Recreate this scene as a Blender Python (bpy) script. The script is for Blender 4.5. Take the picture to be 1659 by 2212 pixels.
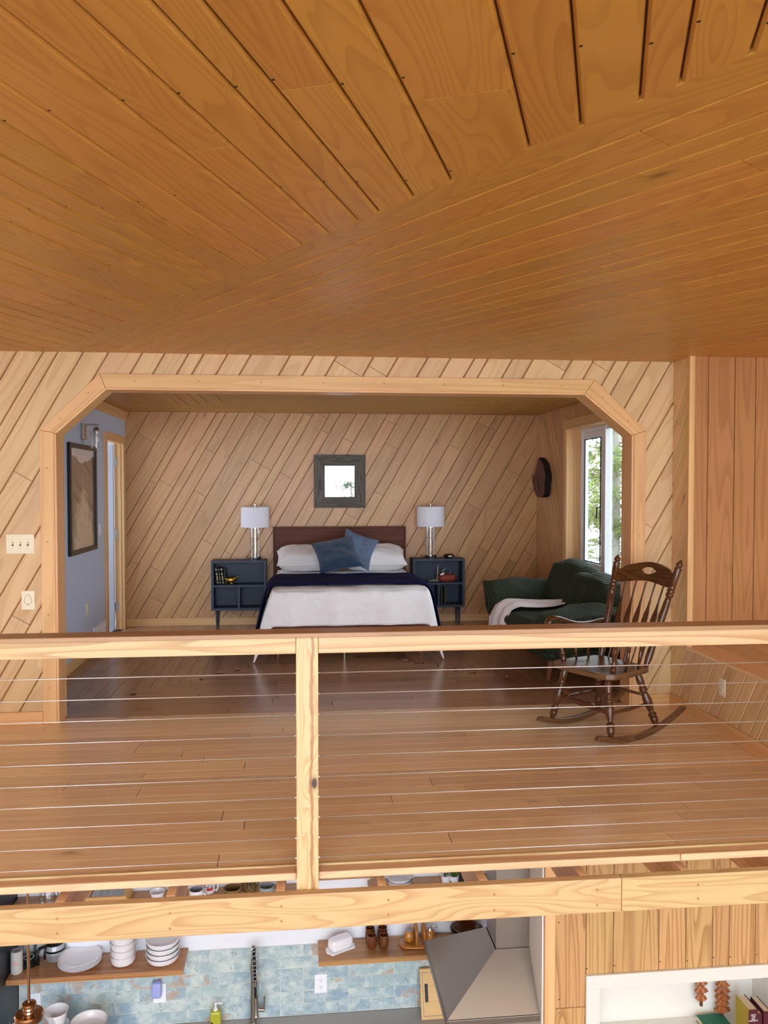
import bpy, bmesh, math, random
from mathutils import Vector, Matrix, noise
S = bpy.context.scene
for o in list(bpy.data.objects): bpy.data.objects.remove(o)
PI = math.pi
# ---------------------------------------------------------------- camera
CAMZ, FPX, PITCH, YAW = 1.6552, 1757.33, -.03, .1047
cd = bpy.data.cameras.new('camera'); cam = bpy.data.objects.new('camera', cd); S.collection.objects.link(cam)
cam.location = (0, 0, CAMZ); cam.rotation_euler = (PI/2 + PITCH, 0, -YAW)
cd.sensor_fit = 'HORIZONTAL'; cd.sensor_width = 36; cd.lens = FPX / 1659 * 36
cd.clip_start = .05; cd.clip_end = 200
S.camera = cam
# ---------------------------------------------------------------- world, light, exposure
W = bpy.data.worlds.new('sky'); S.world = W; W.use_nodes = True
bg = W.node_tree.nodes['Background']; bg.inputs[0].default_value = (.83, .93, 1.06, 1); bg.inputs[1].default_value = 8.5
def portal(loc, rot, sx, sy):
    l = bpy.data.lights.new('window_portal', 'AREA'); l.shape = 'RECTANGLE'; l.size = sx; l.size_y = sy
    l.cycles.is_portal = True
    o = bpy.data.objects.new('window_portal', l); S.collection.objects.link(o); o.location = loc; o.rotation_euler = rot
portal((0, -5.98, 1.2), (-PI/2, 0, 0), 8.6, 7.4)
portal((3.2, 7.6, 1.53), (PI/2, 0, PI/2), 2.4, 1.6)
S.view_settings.view_transform = 'Standard'; S.view_settings.look = 'None'
S.view_settings.gamma = 1; S.view_settings.exposure = -0.1; S.view_settings.use_curve_mapping = False
S.cycles.use_denoising = True
S.cycles.max_bounces = 7; S.cycles.diffuse_bounces = 5; S.cycles.glossy_bounces = 3
S.cycles.transmission_bounces = 6; S.cycles.transparent_max_bounces = 8
S.cycles.sample_clamp_indirect = 6; S.cycles.caustics_reflective = False; S.cycles.caustics_refractive = False
# ---------------------------------------------------------------- helpers
def at(x, y, X=None, Y=None, Z=None):
    """the point of the place that the photograph shows at pixel (x, y) on a given plane"""
    cp, sp, cw, sw = math.cos(PITCH), math.sin(PITCH), math.cos(YAW), math.sin(YAW)
    f = Vector((sw*cp, cw*cp, sp)); r = Vector((cw, -sw, 0)); u = r.cross(f)
    d = f*FPX + r*(x-829.5) - u*(y-1106); c = Vector((0, 0, CAMZ))
    t = (X-c.x)/d.x if X is not None else ((Y-c.y)/d.y if Y is not None else (Z-c.z)/d.z)
    return c + d*t
class MB:
    def __init__(s): s.v, s.f, s.uv, s.mi = [], [], [], []
    def poly(s, pts, uv=None, mi=0):
        b = len(s.v); s.v += [tuple(p) for p in pts]; s.f.append(tuple(range(b, b+len(pts)))); s.uv.append(uv); s.mi.append(mi)
    def mesh(s, vs, fs, mat=None, mi=0):
        b = len(s.v)
        s.v += [tuple(mat @ Vector(p)) if mat else tuple(p) for p in vs]
        for f in fs: s.f.append(tuple(b+i for i in f)); s.uv.append(None); s.mi.append(mi)
        return s
    def box(s, a, b, mat=None, mi=0):
        x0, x1 = sorted((a[0], b[0])); y0, y1 = sorted((a[1], b[1])); z0, z1 = sorted((a[2], b[2]))
        vs = [(x0,y0,z0),(x1,y0,z0),(x1,y1,z0),(x0,y1,z0),(x0,y0,z1),(x1,y0,z1),(x1,y1,z1),(x0,y1,z1)]
        return s.mesh(vs, [(3,2,1,0),(4,5,6,7),(0,1,5,4),(1,2,6,5),(2,3,7,6),(3,0,4,7)], mat, mi)
    def prism(s, poly, d, mat=None, mi=0):
        n = len(poly); d = Vector(d); lo = [Vector(p) for p in poly]; hi = [p+d for p in lo]
        return s.mesh(lo+hi, [tuple(range(n-1,-1,-1)), tuple(range(n,2*n))]+[(i,(i+1)%n,n+(i+1)%n,n+i) for i in range(n)], mat, mi)
    def lathe(s, prof, seg=20, c=(0,0,0), mat=None, mi=0, cap=True):
        vs, fs = [], []; n = len(prof)
        for i in range(seg):
            a = 2*PI*i/seg
            for r, z in prof: vs.append((c[0]+r*math.cos(a), c[1]+r*math.sin(a), c[2]+z))
        for i in range(seg):
            j = (i+1) % seg
            for k in range(n-1): fs.append((i*n+k, j*n+k, j*n+k+1, i*n+k+1))
        if cap:
            fs.append(tuple(i*n for i in range(seg-1,-1,-1))); fs.append(tuple(i*n+n-1 for i in range(seg)))
        return s.mesh(vs, fs, mat, mi)
    def turned(s, p0, p1, prof, seg=12, mi=0):
        p0, p1 = Vector(p0), Vector(p1); d = p1-p0; L = d.length
        m = Matrix.Translation(p0) @ d.to_track_quat('Z', 'Y').to_matrix().to_4x4()
        return s.lathe([(r, t*L) for t, r in prof], seg, (0,0,0), m, mi)
    def tube(s, pts, rad, seg=8, mi=0, flat=None):
        pts = [Vector(p) for p in pts]; n = len(pts)
        if not isinstance(rad, (list, tuple)): rad = [rad]*n
        vs, fs = [], []; up = None
        for i, p in enumerate(pts):
            t = (pts[min(i+1,n-1)]-pts[max(i-1,0)]).normalized()
            if up is None: up = Vector((0,0,1)) if abs(t.z) < .9 else Vector((1,0,0))
            a = (up - t*up.dot(t)).normalized(); b = t.cross(a); up = a
            for k in range(seg):
                w = 2*PI*k/seg
                vs.append(p + (a*math.cos(w)*(flat or 1) + b*math.sin(w))*rad[i])
        for i in range(n-1):
            for k in range(seg):
                fs.append((i*seg+k, i*seg+(k+1)%seg, (i+1)*seg+(k+1)%seg, (i+1)*seg+k))
        fs.append(tuple(range(seg-1,-1,-1))); fs.append(tuple((n-1)*seg+k for k in range(seg)))
        return s.mesh(vs, fs, None, mi)
    def superbox(s, c, h, n=10, e=.45, mat=None, fn=None, mi=0):
        """rounded, puffed box: unit cube grid pushed towards a superellipsoid"""
        vs, fs, idx = [], [], {}
        def vid(q):
            k = tuple(round(v, 5) for v in q)
            if k not in idx:
                q = Vector(q); m = max(abs(q.x), abs(q.y), abs(q.z)); d = q.normalized()*1.0
                r = q*(1-e) + d*e*1.25
                p = Vector((r.x*h[0]+c[0], r.y*h[1]+c[1], r.z*h[2]+c[2]))
                if fn: p = fn(p, q)
                idx[k] = len(vs); vs.append(p)
            return idx[k]
        for ax in range(3):
            for sg in (-1, 1):
                for i in range(n):
                    for j in range(n):
                        q = []
                        for (a, b) in ((i,j),(i+1,j),(i+1,j+1),(i,j+1)):
                            w = [0,0,0]; w[ax] = sg; w[(ax+1)%3] = -1+2*a/n; w[(ax+2)%3] = -1+2*b/n; q.append(vid(w))
                        fs.append(tuple(q if sg > 0 else q[::-1]))
        return s.mesh(vs, fs, mat, mi)
    def grid(s, fn, nu, nv, mi=0, thick=0):
        vs = [fn(i/nu, j/nv) for i in range(nu+1) for j in range(nv+1)]
        fs = [(i*(nv+1)+j, (i+1)*(nv+1)+j, (i+1)*(nv+1)+j+1, i*(nv+1)+j+1) for i in range(nu) for j in range(nv)]
        return s.mesh(vs, fs, None, mi)
    def build(s, name, mats, parent=None, grain=(1,0,0), local=False, bevel=0, smooth=False, sub=0, solid=0, label=None, kind=None, label_cat=None):
        me = bpy.data.meshes.new(name); me.from_pydata(s.v, [], s.f); me.update()
        if not isinstance(mats, (list, tuple)): mats = [mats]
        for m in mats: me.materials.append(m)
        uvl = me.uv_layers.new(name='uv'); g = Vector(grain).normalized(); li = 0
        off = random.random()*20
        for p, uv, mi in zip(me.polygons, s.uv, s.mi):
            p.material_index = mi
            if uv is None:
                n = p.normal; b = n.cross(g)
                if b.length < .3: b = n.cross(Vector((g.y, g.z, g.x))) ; gg = b.cross(n)
                else: gg = g
                b = b.normalized() if b.length > 1e-6 else Vector((0,0,1))
                for k in p.loop_indices:
                    co = me.vertices[me.loops[k].vertex_index].co; uvl.data[k].uv = (co.dot(gg)+off, co.dot(b)+off*.37)
            else:
                for k, q in zip(p.loop_indices, uv): uvl.data[k].uv = q
            if smooth: p.use_smooth = True
        o = bpy.data.objects.new(name, me); S.collection.objects.link(o)
        if parent is not None:
            o.parent = parent
            if not local and parent.type == 'EMPTY': o.location = -parent.location
        if solid:
            m = o.modifiers.new('solid', 'SOLIDIFY'); m.thickness = solid; m.offset = 0
        if bevel:
            m = o.modifiers.new('bevel', 'BEVEL'); m.width = bevel; m.segments = 2; m.limit_method = 'ANGLE'; m.angle_limit = .6
        if sub:
            m = o.modifiers.new('sub', 'SUBSURF'); m.levels = sub; m.render_levels = sub
        if smooth == 'auto':
            for p in me.polygons: p.use_smooth = True
            try:
                me.set_sharp_from_angle(angle=.6)
            except Exception: pass
        if label: o['label'] = label
        if kind: o['kind'] = kind
        return o
def tag(o, label=None, cat=None, group=None, kind=None):
    if label: o['label'] = label
    if cat: o['category'] = cat
    if group: o['group'] = group
    if kind: o['kind'] = kind
    return o
def thing(name, label, cat, loc=(0,0,0), rz=0, group=None, kind=None):
    o = bpy.data.objects.new(name, None); S.collection.objects.link(o); o.location = loc; o.rotation_euler = (0,0,rz)
    o.empty_display_size = .05
    return tag(o, label, cat, group, kind)
def struct(name, label=None):
    o = bpy.data.objects.new(name, None); S.collection.objects.link(o); o['kind'] = 'structure'
    if label: o['label'] = label
    return o
def dup(root, loc, rz=None, label=None, parent=None):
    r = root.copy(); S.collection.objects.link(r); r.location = loc
    if rz is not None: r.rotation_euler = (0,0,rz)
    if label: r['label'] = label
    for ch in list(root.children):
        c = ch.copy(); S.collection.objects.link(c); c.parent = r
        for g in list(ch.children):
            d = g.copy(); S.collection.objects.link(d); d.parent = c
    return r
# ---------------------------------------------------------------- materials
class NT:
    def __init__(s, name):
        s.m = bpy.data.materials.new(name); s.m.use_nodes = True; s.t = s.m.node_tree
        s.b = s.t.nodes['Principled BSDF']
    def n(s, typ, **k):
        o = s.t.nodes.new(typ)
        for a, v in k.items(): setattr(o, a, v)
        return o
    def l(s, a, b): s.t.links.new(a, b)
    def math(s, op, a, b=None, c=None):
        o = s.n('ShaderNodeMath', operation=op)
        for i, v in enumerate((a, b, c)):
            if v is None: continue
            if isinstance(v, (int, float)): o.inputs[i].default_value = v
            else: s.l(v, o.inputs[i])
        return o.outputs[0]
    def noise(s, vec, scale=1, detail=2, rough=.5, dist=0):
        o = s.n('ShaderNodeTexNoise'); o.inputs['Scale'].default_value = scale; o.inputs['Detail'].default_value = detail
        o.inputs['Roughness'].default_value = rough; o.inputs['Distortion'].default_value = dist
        if vec: s.l(vec, o.inputs['Vector'])
        return o.outputs[0]
    def ramp(s, fac, stops):
        o = s.n('ShaderNodeValToRGB'); e = o.color_ramp.elements
        while len(e) < len(stops): e.new(.5)
        for i, (p, c) in enumerate(stops):
            e[i].position = p; e[i].color = (*c, 1) if len(c) == 3 else c
        s.l(fac, o.inputs[0]); return o.outputs[0]
    def mix(s, fac, a, b, mode='MIX'):
        o = s.n('ShaderNodeMix', data_type='RGBA', blend_type=mode)
        for i, v in ((0, fac), (6, a), (7, b)):
            if isinstance(v, (int, float)): o.inputs[i].default_value = v
            elif isinstance(v, tuple): o.inputs[i].default_value = (*v, 1) if len(v) == 3 else v
            else: s.l(v, o.inputs[i])
        return o.outputs[2]
    def uvvec(s, su, sv, rnd=True):
        uv = s.n('ShaderNodeUVMap'); sep = s.n('ShaderNodeSeparateXYZ'); s.l(uv.outputs[0], sep.inputs[0])
        co = s.n('ShaderNodeCombineXYZ'); s.l(s.math('MULTIPLY', sep.outputs[0], su), co.inputs[0]); s.l(s.math('MULTIPLY', sep.outputs[1], sv), co.inputs[1])
        if rnd:
            oi = s.n('ShaderNodeObjectInfo'); s.l(s.math('MULTIPLY', oi.outputs['Random'], 53.), co.inputs[2])
        return co.outputs[0]
    def bump(s, h, strength=.2, dist=.002):
        o = s.n('ShaderNodeBump'); o.inputs['Strength'].default_value = strength; o.inputs['Distance'].default_value = dist
        s.l(h, o.inputs['Height']); s.l(o.outputs[0], s.b.inputs['Normal'])
def srgb(r, g, b):
    f = lambda c: (c/255/12.92 if c/255 <= .04045 else ((c/255+.055)/1.055)**2.4)
    return (f(r), f(g), f(b))
def wood(name, light, dark, rings=9, ku=.55, kv=5, grain=.8, rough=.45, var=.16, knots=.5, fiber=.12, bump=.15, coat=0, spec=.4):
    t = NT(name); L, D = srgb(*light), srgb(*dark)
    n1 = t.noise(t.uvvec(ku, kv), 1, 1.3, .45, .25)
    fr = t.math('FRACT', t.math('MULTIPLY', n1, rings))
    line = t.ramp(fr, [(0, (0,0,0)), (.45, (.12,.12,.12)), (.82, (.85,.85,.85)), (.93, (1,1,1)), (1, (0,0,0))])
    fib = t.noise(t.uvvec(6, 260), 1, 2, .6)
    mot = t.noise(t.uvvec(1.6, 5), 1, 3, .6)
    fac = t.math('MULTIPLY', line, grain)
    fac = t.math('ADD', fac, t.math('MULTIPLY', t.math('SUBTRACT', fib, .5), fiber*4))
    fac = t.math('ADD', fac, t.math('MULTIPLY', t.math('SUBTRACT', mot, .5), .5))
    col = t.mix(fac, L, D); col_n = t.t.nodes[-1]; 
    for nd in t.t.nodes:
        if nd.type == 'MIX': nd.clamp_factor = True
    if knots:
        vo = t.n('ShaderNodeTexVoronoi'); t.l(t.uvvec(2.2, 5.0), vo.inputs['Vector']); vo.inputs['Scale'].default_value = 1; vo.inputs['Randomness'].default_value = 1
        sp = t.n('ShaderNodeSeparateColor'); t.l(vo.outputs['Color'], sp.inputs[0])
        on = t.math('GREATER_THAN', sp.outputs[0], 1-knots*.35)
        k = t.ramp(vo.outputs['Distance'], [(0, (1,1,1)), (.05, (.75,.75,.75)), (.11, (.2,.2,.2)), (.2, (0,0,0))])
        kf = t.math('MULTIPLY', t.math('MULTIPLY', k, on), .75)
        col = t.mix(kf, col, tuple(c*.28 for c in D))
    oi = t.n('ShaderNodeObjectInfo'); hs = t.n('ShaderNodeHueSaturation')
    t.l(t.math('ADD', t.math('MULTIPLY', oi.outputs['Random'], var), 1-var*.55), hs.inputs['Value'])
    t.l(t.math('ADD', t.math('MULTIPLY', t.math('FRACT', t.math('MULTIPLY', oi.outputs['Random'], 7.3)), .012), .494), hs.inputs['Hue'])
    t.l(col, hs.inputs['Color']); t.l(hs.outputs[0], t.b.inputs['Base Color'])
    t.b.inputs['Roughness'].default_value = rough; t.b.inputs['Specular IOR Level'].default_value = spec
    if coat: t.b.inputs['Coat Weight'].default_value = coat; t.b.inputs['Coat Roughness'].default_value = .18
    t.bump(fac, bump, .0012)
    return t.m
def plain(name, c, rough=.5, metal=0, noise_amt=.06, scale=30, spec=.5, coat=0, trans=0, ior=1.45, bump=0, aniso=None, sheen=0):
    t = NT(name); C = srgb(*c)
    tc = t.n('ShaderNodeTexCoord')
    if noise_amt:
        nn = t.noise(tc.outputs['Object'], scale, 3, .6)
        col = t.mix(nn, tuple(x*(1-noise_amt) for x in C), tuple(min(1, x*(1+noise_amt)) for x in C)); t.l(col, t.b.inputs['Base Color'])
        if bump: t.bump(nn, bump, .002)
    else: t.b.inputs['Base Color'].default_value = (*C, 1)
    t.b.inputs['Roughness'].default_value = rough; t.b.inputs['Metallic'].default_value = metal
    t.b.inputs['Specular IOR Level'].default_value = spec; t.b.inputs['Coat Weight'].default_value = coat
    t.b.inputs['Transmission Weight'].default_value = trans; t.b.inputs['IOR'].default_value = ior
    if sheen: t.b.inputs['Sheen Weight'].default_value = sheen; t.b.inputs['Sheen Roughness'].default_value = .4
    return t.m
def glass(name, tint=(1,1,1), alpha=.12, rough=.02):
    """thin clear glass: mostly see-through with a mirror-like sheen"""
    t = NT(name); t.t.nodes.remove(t.b)
    tr = t.n('ShaderNodeBsdfTransparent'); tr.inputs[0].default_value = (*tint, 1)
    gl = t.n('ShaderNodeBsdfGlossy'); gl.inputs['Roughness'].default_value = rough
    fr = t.n('ShaderNodeLayerWeight'); fr.inputs[0].default_value = .35
    mx = t.n('ShaderNodeMixShader'); t.l(t.math('ADD', t.math('MULTIPLY', fr.outputs['Fresnel'], .45), alpha), mx.inputs[0])
    t.l(tr.outputs[0], mx.inputs[1]); t.l(gl.outputs[0], mx.inputs[2])
    t.l(mx.outputs[0], t.t.nodes['Material Output'].inputs[0]); return t.m
def ribbed(name, c1, c2, freq, bump=.6, rough=.8, axis=1, sheen=.3):
    t = NT(name); uv = t.uvvec(1, 1, False)
    sep = t.n('ShaderNodeSeparateXYZ'); t.l(uv, sep.inputs[0])
    w = t.math('ADD', t.math('MULTIPLY', t.math('SINE', t.math('MULTIPLY', sep.outputs[axis], freq*2*PI)), .5), .5)
    tc = t.n('ShaderNodeTexCoord'); nn = t.noise(tc.outputs['Object'], 7, 4, .6)
    col = t.mix(w, srgb(*c2), srgb(*c1)); col = t.mix(t.math('MULTIPLY', nn, .35), col, tuple(x*.4 for x in srgb(*c1)))
    t.l(col, t.b.inputs['Base Color']); t.b.inputs['Roughness'].default_value = rough
    t.b.inputs['Sheen Weight'].default_value = sheen; t.bump(w, bump, .004); return t.m
def cloth(name, c, freq=220, rough=.85, bump=.3, amt=.06):
    t = NT(name); tc = t.n('ShaderNodeTexCoord'); uv = t.uvvec(1, 1, False)
    sep = t.n('ShaderNodeSeparateXYZ'); t.l(uv, sep.inputs[0])
    a = t.math('SINE', t.math('MULTIPLY', sep.outputs[0], freq*2)); b = t.math('SINE', t.math('MULTIPLY', sep.outputs[1], freq*2))
    nn = t.noise(tc.outputs['Object'], 14, 4, .6)
    h = t.math('ADD', t.math('MULTIPLY', t.math('ADD', a, b), .18), nn)
    C = srgb(*c); col = t.mix(h, tuple(x*(1-amt*2) for x in C), tuple(min(1, x*(1+amt)) for x in C)); t.l(col, t.b.inputs['Base Color'])
    t.b.inputs['Roughness'].default_value = rough; t.bump(h, bump, .003); return t.m
M = {}
M['ceil'] = wood('ceiling_plank_wood', (196,144,66), (160,106,42), rings=20, ku=.7, kv=5.0, grain=.42, rough=.38, var=.12, knots=.2, fiber=.03, bump=.1)
M['wall'] = wood('wall_plank_wood', (222,189,142), (192,152,106), rings=9, ku=.5, kv=5, grain=.42, rough=.42, var=.13, knots=.3, fiber=.06)
M['backwall'] = wood('bedroom_plank_wood', (208,162,114), (178,130,86), rings=8, ku=.5, kv=5, grain=.42, rough=.36, var=.22, knots=.8, fiber=.06)
M['alcove'] = wood('alcove_plank_wood', (184,134,82), (150,102,56), rings=10, ku=.4, kv=7, grain=.5, rough=.42, var=.1, knots=.2, fiber=.08)
M['kwall'] = wood('kitchen_plank_wood', (204,162,110), (158,114,66), rings=12, ku=.6, kv=8, grain=.75, rough=.42, var=.1, knots=.25, fiber=.15)
M['trimw'] = wood('trim_wood', (232,188,132), (200,148,92), rings=6, ku=.3, kv=9, grain=.45, rough=.4, var=.08, knots=.25, fiber=.1)
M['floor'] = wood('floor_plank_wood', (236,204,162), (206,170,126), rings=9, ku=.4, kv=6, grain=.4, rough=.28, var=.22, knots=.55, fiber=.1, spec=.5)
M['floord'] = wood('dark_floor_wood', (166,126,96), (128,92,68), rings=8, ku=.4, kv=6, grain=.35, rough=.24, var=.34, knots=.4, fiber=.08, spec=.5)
M['pine'] = wood('pine_rail_wood', (212,184,138), (176,130,84), rings=7, ku=.55, kv=9, grain=.7, rough=.45, var=.04, knots=.55, fiber=.06)
M['captop'] = wood('rail_cap_wood', (172,134,98), (142,104,72), rings=7, ku=.5, kv=9, grain=.5, rough=.4, var=.04, knots=.1, fiber=.12)
M['fir'] = wood('fir_beam_wood', (210,180,130), (178,134,86), rings=13, ku=.9, kv=9, grain=.6, rough=.42, var=.05, knots=.2, fiber=.12)
M['joist'] = wood('joist_wood', (232,192,150), (204,158,116), rings=8, ku=.6, kv=9, grain=.5, rough=.5, var=.1, knots=.1, fiber=.1)
M['walnut'] = wood('walnut_headboard_wood', (104,56,38), (66,32,22), rings=5, ku=.3, kv=16, grain=.5, rough=.5, var=.1, knots=0, fiber=.25, spec=.2)
M['shelfw'] = wood('shelf_wood', (186,138,88), (140,92,52), rings=7, ku=.5, kv=12, grain=.6, rough=.33, var=.1, knots=.5, fiber=.15)
M['chair'] = wood('rocking_chair_wood', (92,55,30), (50,27,14), rings=7, ku=1.5, kv=14, grain=.7, rough=.26, var=.02, knots=0, fiber=.15, coat=.4)
M['seatw'] = wood('worn_seat_wood', (116,84,56), (70,46,28), rings=9, ku=1.5, kv=14, grain=.7, rough=.3, var=.02, knots=0, fiber=.2, coat=.3)
M['barn'] = wood('weathered_barn_wood', (112,106,98), (62,56,50), rings=9, ku=1.2, kv=22, grain=.75, rough=.8, var=.2, knots=.4, fiber=.3, bump=.5)
M['bamboo'] = wood('bamboo_board_wood', (222,178,112), (190,140,76), rings=6, ku=.6, kv=40, grain=.5, rough=.45, var=.05, knots=0, fiber=.2)
M['cupw'] = wood('dark_turned_wood', (110,62,30), (64,32,14), rings=7, ku=2, kv=22, grain=.7, rough=.22, var=.12, knots=0, fiber=.1, coat=.4)
M['honeyw'] = wood('honey_turned_wood', (186,120,52), (140,82,32), rings=7, ku=2, kv=22, grain=.6, rough=.25, var=.1, knots=0, fiber=.1, coat=.3)
M['carve'] = wood('carved_tree_wood', (176,104,54), (96,48,24), rings=12, ku=6, kv=40, grain=.8, rough=.4, var=.1, knots=0, fiber=.2)
M['blue'] = plain('pale_blue_wall_paint', (200,214,240), .6, noise_amt=.03, scale=3)
M['white'] = plain('white_wall_paint', (232,234,240), .55, noise_amt=.02)
M['doorw'] = plain('white_door_paint', (176,178,184), .45, noise_amt=.02)
M['vinyl'] = plain('white_vinyl', (240,242,246), .35, noise_amt=.01)
M['wshelf'] = plain('white_niche_paint', (226,224,216), .4, noise_amt=.01)
M['wside'] = plain('white_gloss_panel', (246,245,242), .3, noise_amt=.02, scale=5)
M['plate'] = plain('ivory_plate_plastic', (240,232,204), .22, noise_amt=.02, coat=.5)
M['outlet'] = plain('white_outlet_plastic', (238,240,246), .3, noise_amt=.01)
M['slot'] = plain('dark_slot', (40,38,36), .6, noise_amt=0)
M['navy'] = plain('navy_cabinet_paint', (30,40,50), .4, noise_amt=.04, scale=6)
M['slate'] = plain('slate_blue_paint', (50,62,78), .5, noise_amt=.08, scale=8)
M['throw'] = plain('navy_throw_fabric', (16,20,64), .8, noise_amt=.25, scale=20, sheen=0, spec=.15)
M['spread'] = cloth('white_bedspread_fabric', (248,248,252), 240)
M['blanket'] = cloth('white_knit_fabric', (240,232,234), 180)
M['cord'] = ribbed('blue_corduroy_fabric', (42,80,118), (12,30,56), 62, .8, .85, 1, .3)
M['fuzzy'] = plain('dusty_blue_plush', (104,120,146), .95, noise_amt=.6, scale=60, bump=.9, sheen=.2, spec=.1)
M['green'] = ribbed('green_corduroy_fabric', (56,70,42), (8,11,5), 55, .9, .85, 1, 0)
M['shade'] = cloth('white_lampshade_fabric', (240,240,248), 300, amt=.02, bump=.08)
M['chrome'] = plain('chrome_metal', (210,212,216), .14, 1, noise_amt=0)
M['nickel'] = plain('brushed_nickel_metal', (176,172,164), .3, 1, noise_amt=.03)
M['brass'] = plain('polished_brass_metal', (178,146,120), .16, 1, noise_amt=.02)
M['gold'] = plain('old_brass_metal', (176,142,70), .28, 1, noise_amt=.05)
M['steel'] = plain('brushed_steel_metal', (152,145,136), .36, 1, noise_amt=.03, scale=60)
M['cable'] = plain('steel_cable_metal', (206,200,196), .38, .7, noise_amt=.02)
M['glass'] = glass('clear_glass', (.97,.98,.98), .06)
M['pane'] = glass('window_pane_glass', (.93,.96,.96), .03)
M['mirror'] = plain('mirror_glass', (245,247,250), .01, 1, noise_amt=0)
M['black'] = plain('black_plastic', (16,16,17), .35, noise_amt=.02)
M['porc'] = plain('white_porcelain', (238,238,242), .15, noise_amt=.01, coat=.4)
M['crock'] = plain('brown_stoneware', (128,100,62), .3, noise_amt=.1)
M['greyc'] = plain('grey_stoneware', (150,156,160), .25, noise_amt=.05)
M['counter'] = plain('grey_countertop', (176,174,170), .4, noise_amt=.05, scale=4)
M['grout'] = plain('cream_grout', (236,232,216), .8, noise_amt=.02)
M['darkgap'] = plain('shadow_gap_wood', (96,58,32), .7, noise_amt=.1)
M['ceilgap'] = plain('ceiling_groove_wood', (104,60,24), .7, noise_amt=.1)
M['gapw'] = plain('groove_wood', (150,98,56), .6, noise_amt=.1)
M['hole'] = plain('nail_hole', (30,18,12), .8, noise_amt=0)
M['plug'] = plain('wood_plug', (176,128,84), .5, noise_amt=.1)
M['red'] = plain('red_brown_decoy_paint', (142,56,38), .45, noise_amt=.1)
M['antler'] = plain('antler_bone', (176,172,160), .5, noise_amt=.12, scale=25)
M['screen'] = plain('dark_bark', (34,22,24), .9, noise_amt=.3)
M['slice'] = wood('purple_wood_slice', (112,72,70), (74,44,44), rings=10, ku=6, kv=6, grain=.6, rough=.6, var=0, knots=0)
M['leaf'] = plain('conifer_foliage', (120,140,70), .7, noise_amt=.5, scale=3)
M['leafd'] = plain('dark_foliage', (60,84,50), .7, noise_amt=.5, scale=3)
M['bark'] = plain('grey_bark', (150,144,134), .9, noise_amt=.3, scale=6)
M['herb'] = plain('herb_leaves', (84,112,36), .6, noise_amt=.4, scale=40)
M['soap'] = plain('yellow_soap', (206,208,60), .12, trans=.35, noise_amt=0)
M['lav'] = plain('lavender_plastic', (160,172,232), .35, noise_amt=.02)
M['speaker'] = plain('grey_speaker_mesh', (196,194,192), .8, noise_amt=.2, scale=300)
M['pink'] = plain('pink_print', (226,150,150), .6, noise_amt=0)
M['bgreen'] = plain('green_book_cloth', (46,112,92), .7, noise_amt=.05)
M['byellow'] = plain('mustard_book_cloth', (176,156,52), .7, noise_amt=.05)
M['bmaroon'] = plain('maroon_book_cloth', (78,26,38), .6, noise_amt=.06)
M['bdark'] = plain('dark_green_book_cloth', (24,42,38), .6, noise_amt=.1)
M['bolive'] = plain('olive_book_cloth', (66,70,50), .7, noise_amt=.1)
M['pages'] = plain('book_pages', (222,206,176), .8, noise_amt=.08, scale=90)
M['gilt'] = plain('gilt_print', (214,196,140), .4, noise_amt=.1)
M['ink'] = plain('black_ink', (12,14,14), .6, noise_amt=0)
M['redprint'] = plain('red_print', (206,44,36), .5, noise_amt=0)
M['legw'] = plain('brown_leg_wood', (120,66,46), .35, noise_amt=.15)
M['lower'] = plain('lower_floor_tone', (150,120,90), .5, noise_amt=.1, scale=2)
M['amber'] = plain('dark_red_glass', (66,20,14), .12, noise_amt=.2, coat=.5)
def tile_mat():
    t = NT('blue_glazed_tile'); tc = t.n('ShaderNodeTexCoord')
    v = t.uvvec(1, 1); a = t.noise(v, 9, 5, .65); b = t.noise(v, 26, 4, .7, .6); c = t.noise(v, 6, 4, .6, .8)
    oi = t.n('ShaderNodeObjectInfo'); r = oi.outputs['Random']
    base = t.mix(r, srgb(170,192,192), srgb(148,172,188)); base = t.mix(t.ramp(a, [(.42, (0,0,0)), (.62, (1,1,1))]), base, srgb(202,214,210))
    base = t.mix(t.math('MULTIPLY', t.ramp(b, [(.55, (0,0,0)), (.72, (1,1,1))]), .7), base, srgb(112,134,150))
    th = t.math('ADD', t.math('MULTIPLY', t.math('FRACT', t.math('MULTIPLY', r, 5.7)), -.16), .70)
    rust = t.math('GREATER_THAN', c, th)
    base = t.mix(t.math('MULTIPLY', t.math('MULTIPLY', rust, b), 1.1), base, srgb(190,150,116))
    t.l(base, t.b.inputs['Base Color']); t.b.inputs['Roughness'].default_value = .22; t.bump(b, .15, .001); return t.m
M['tile'] = tile_mat()
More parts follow.
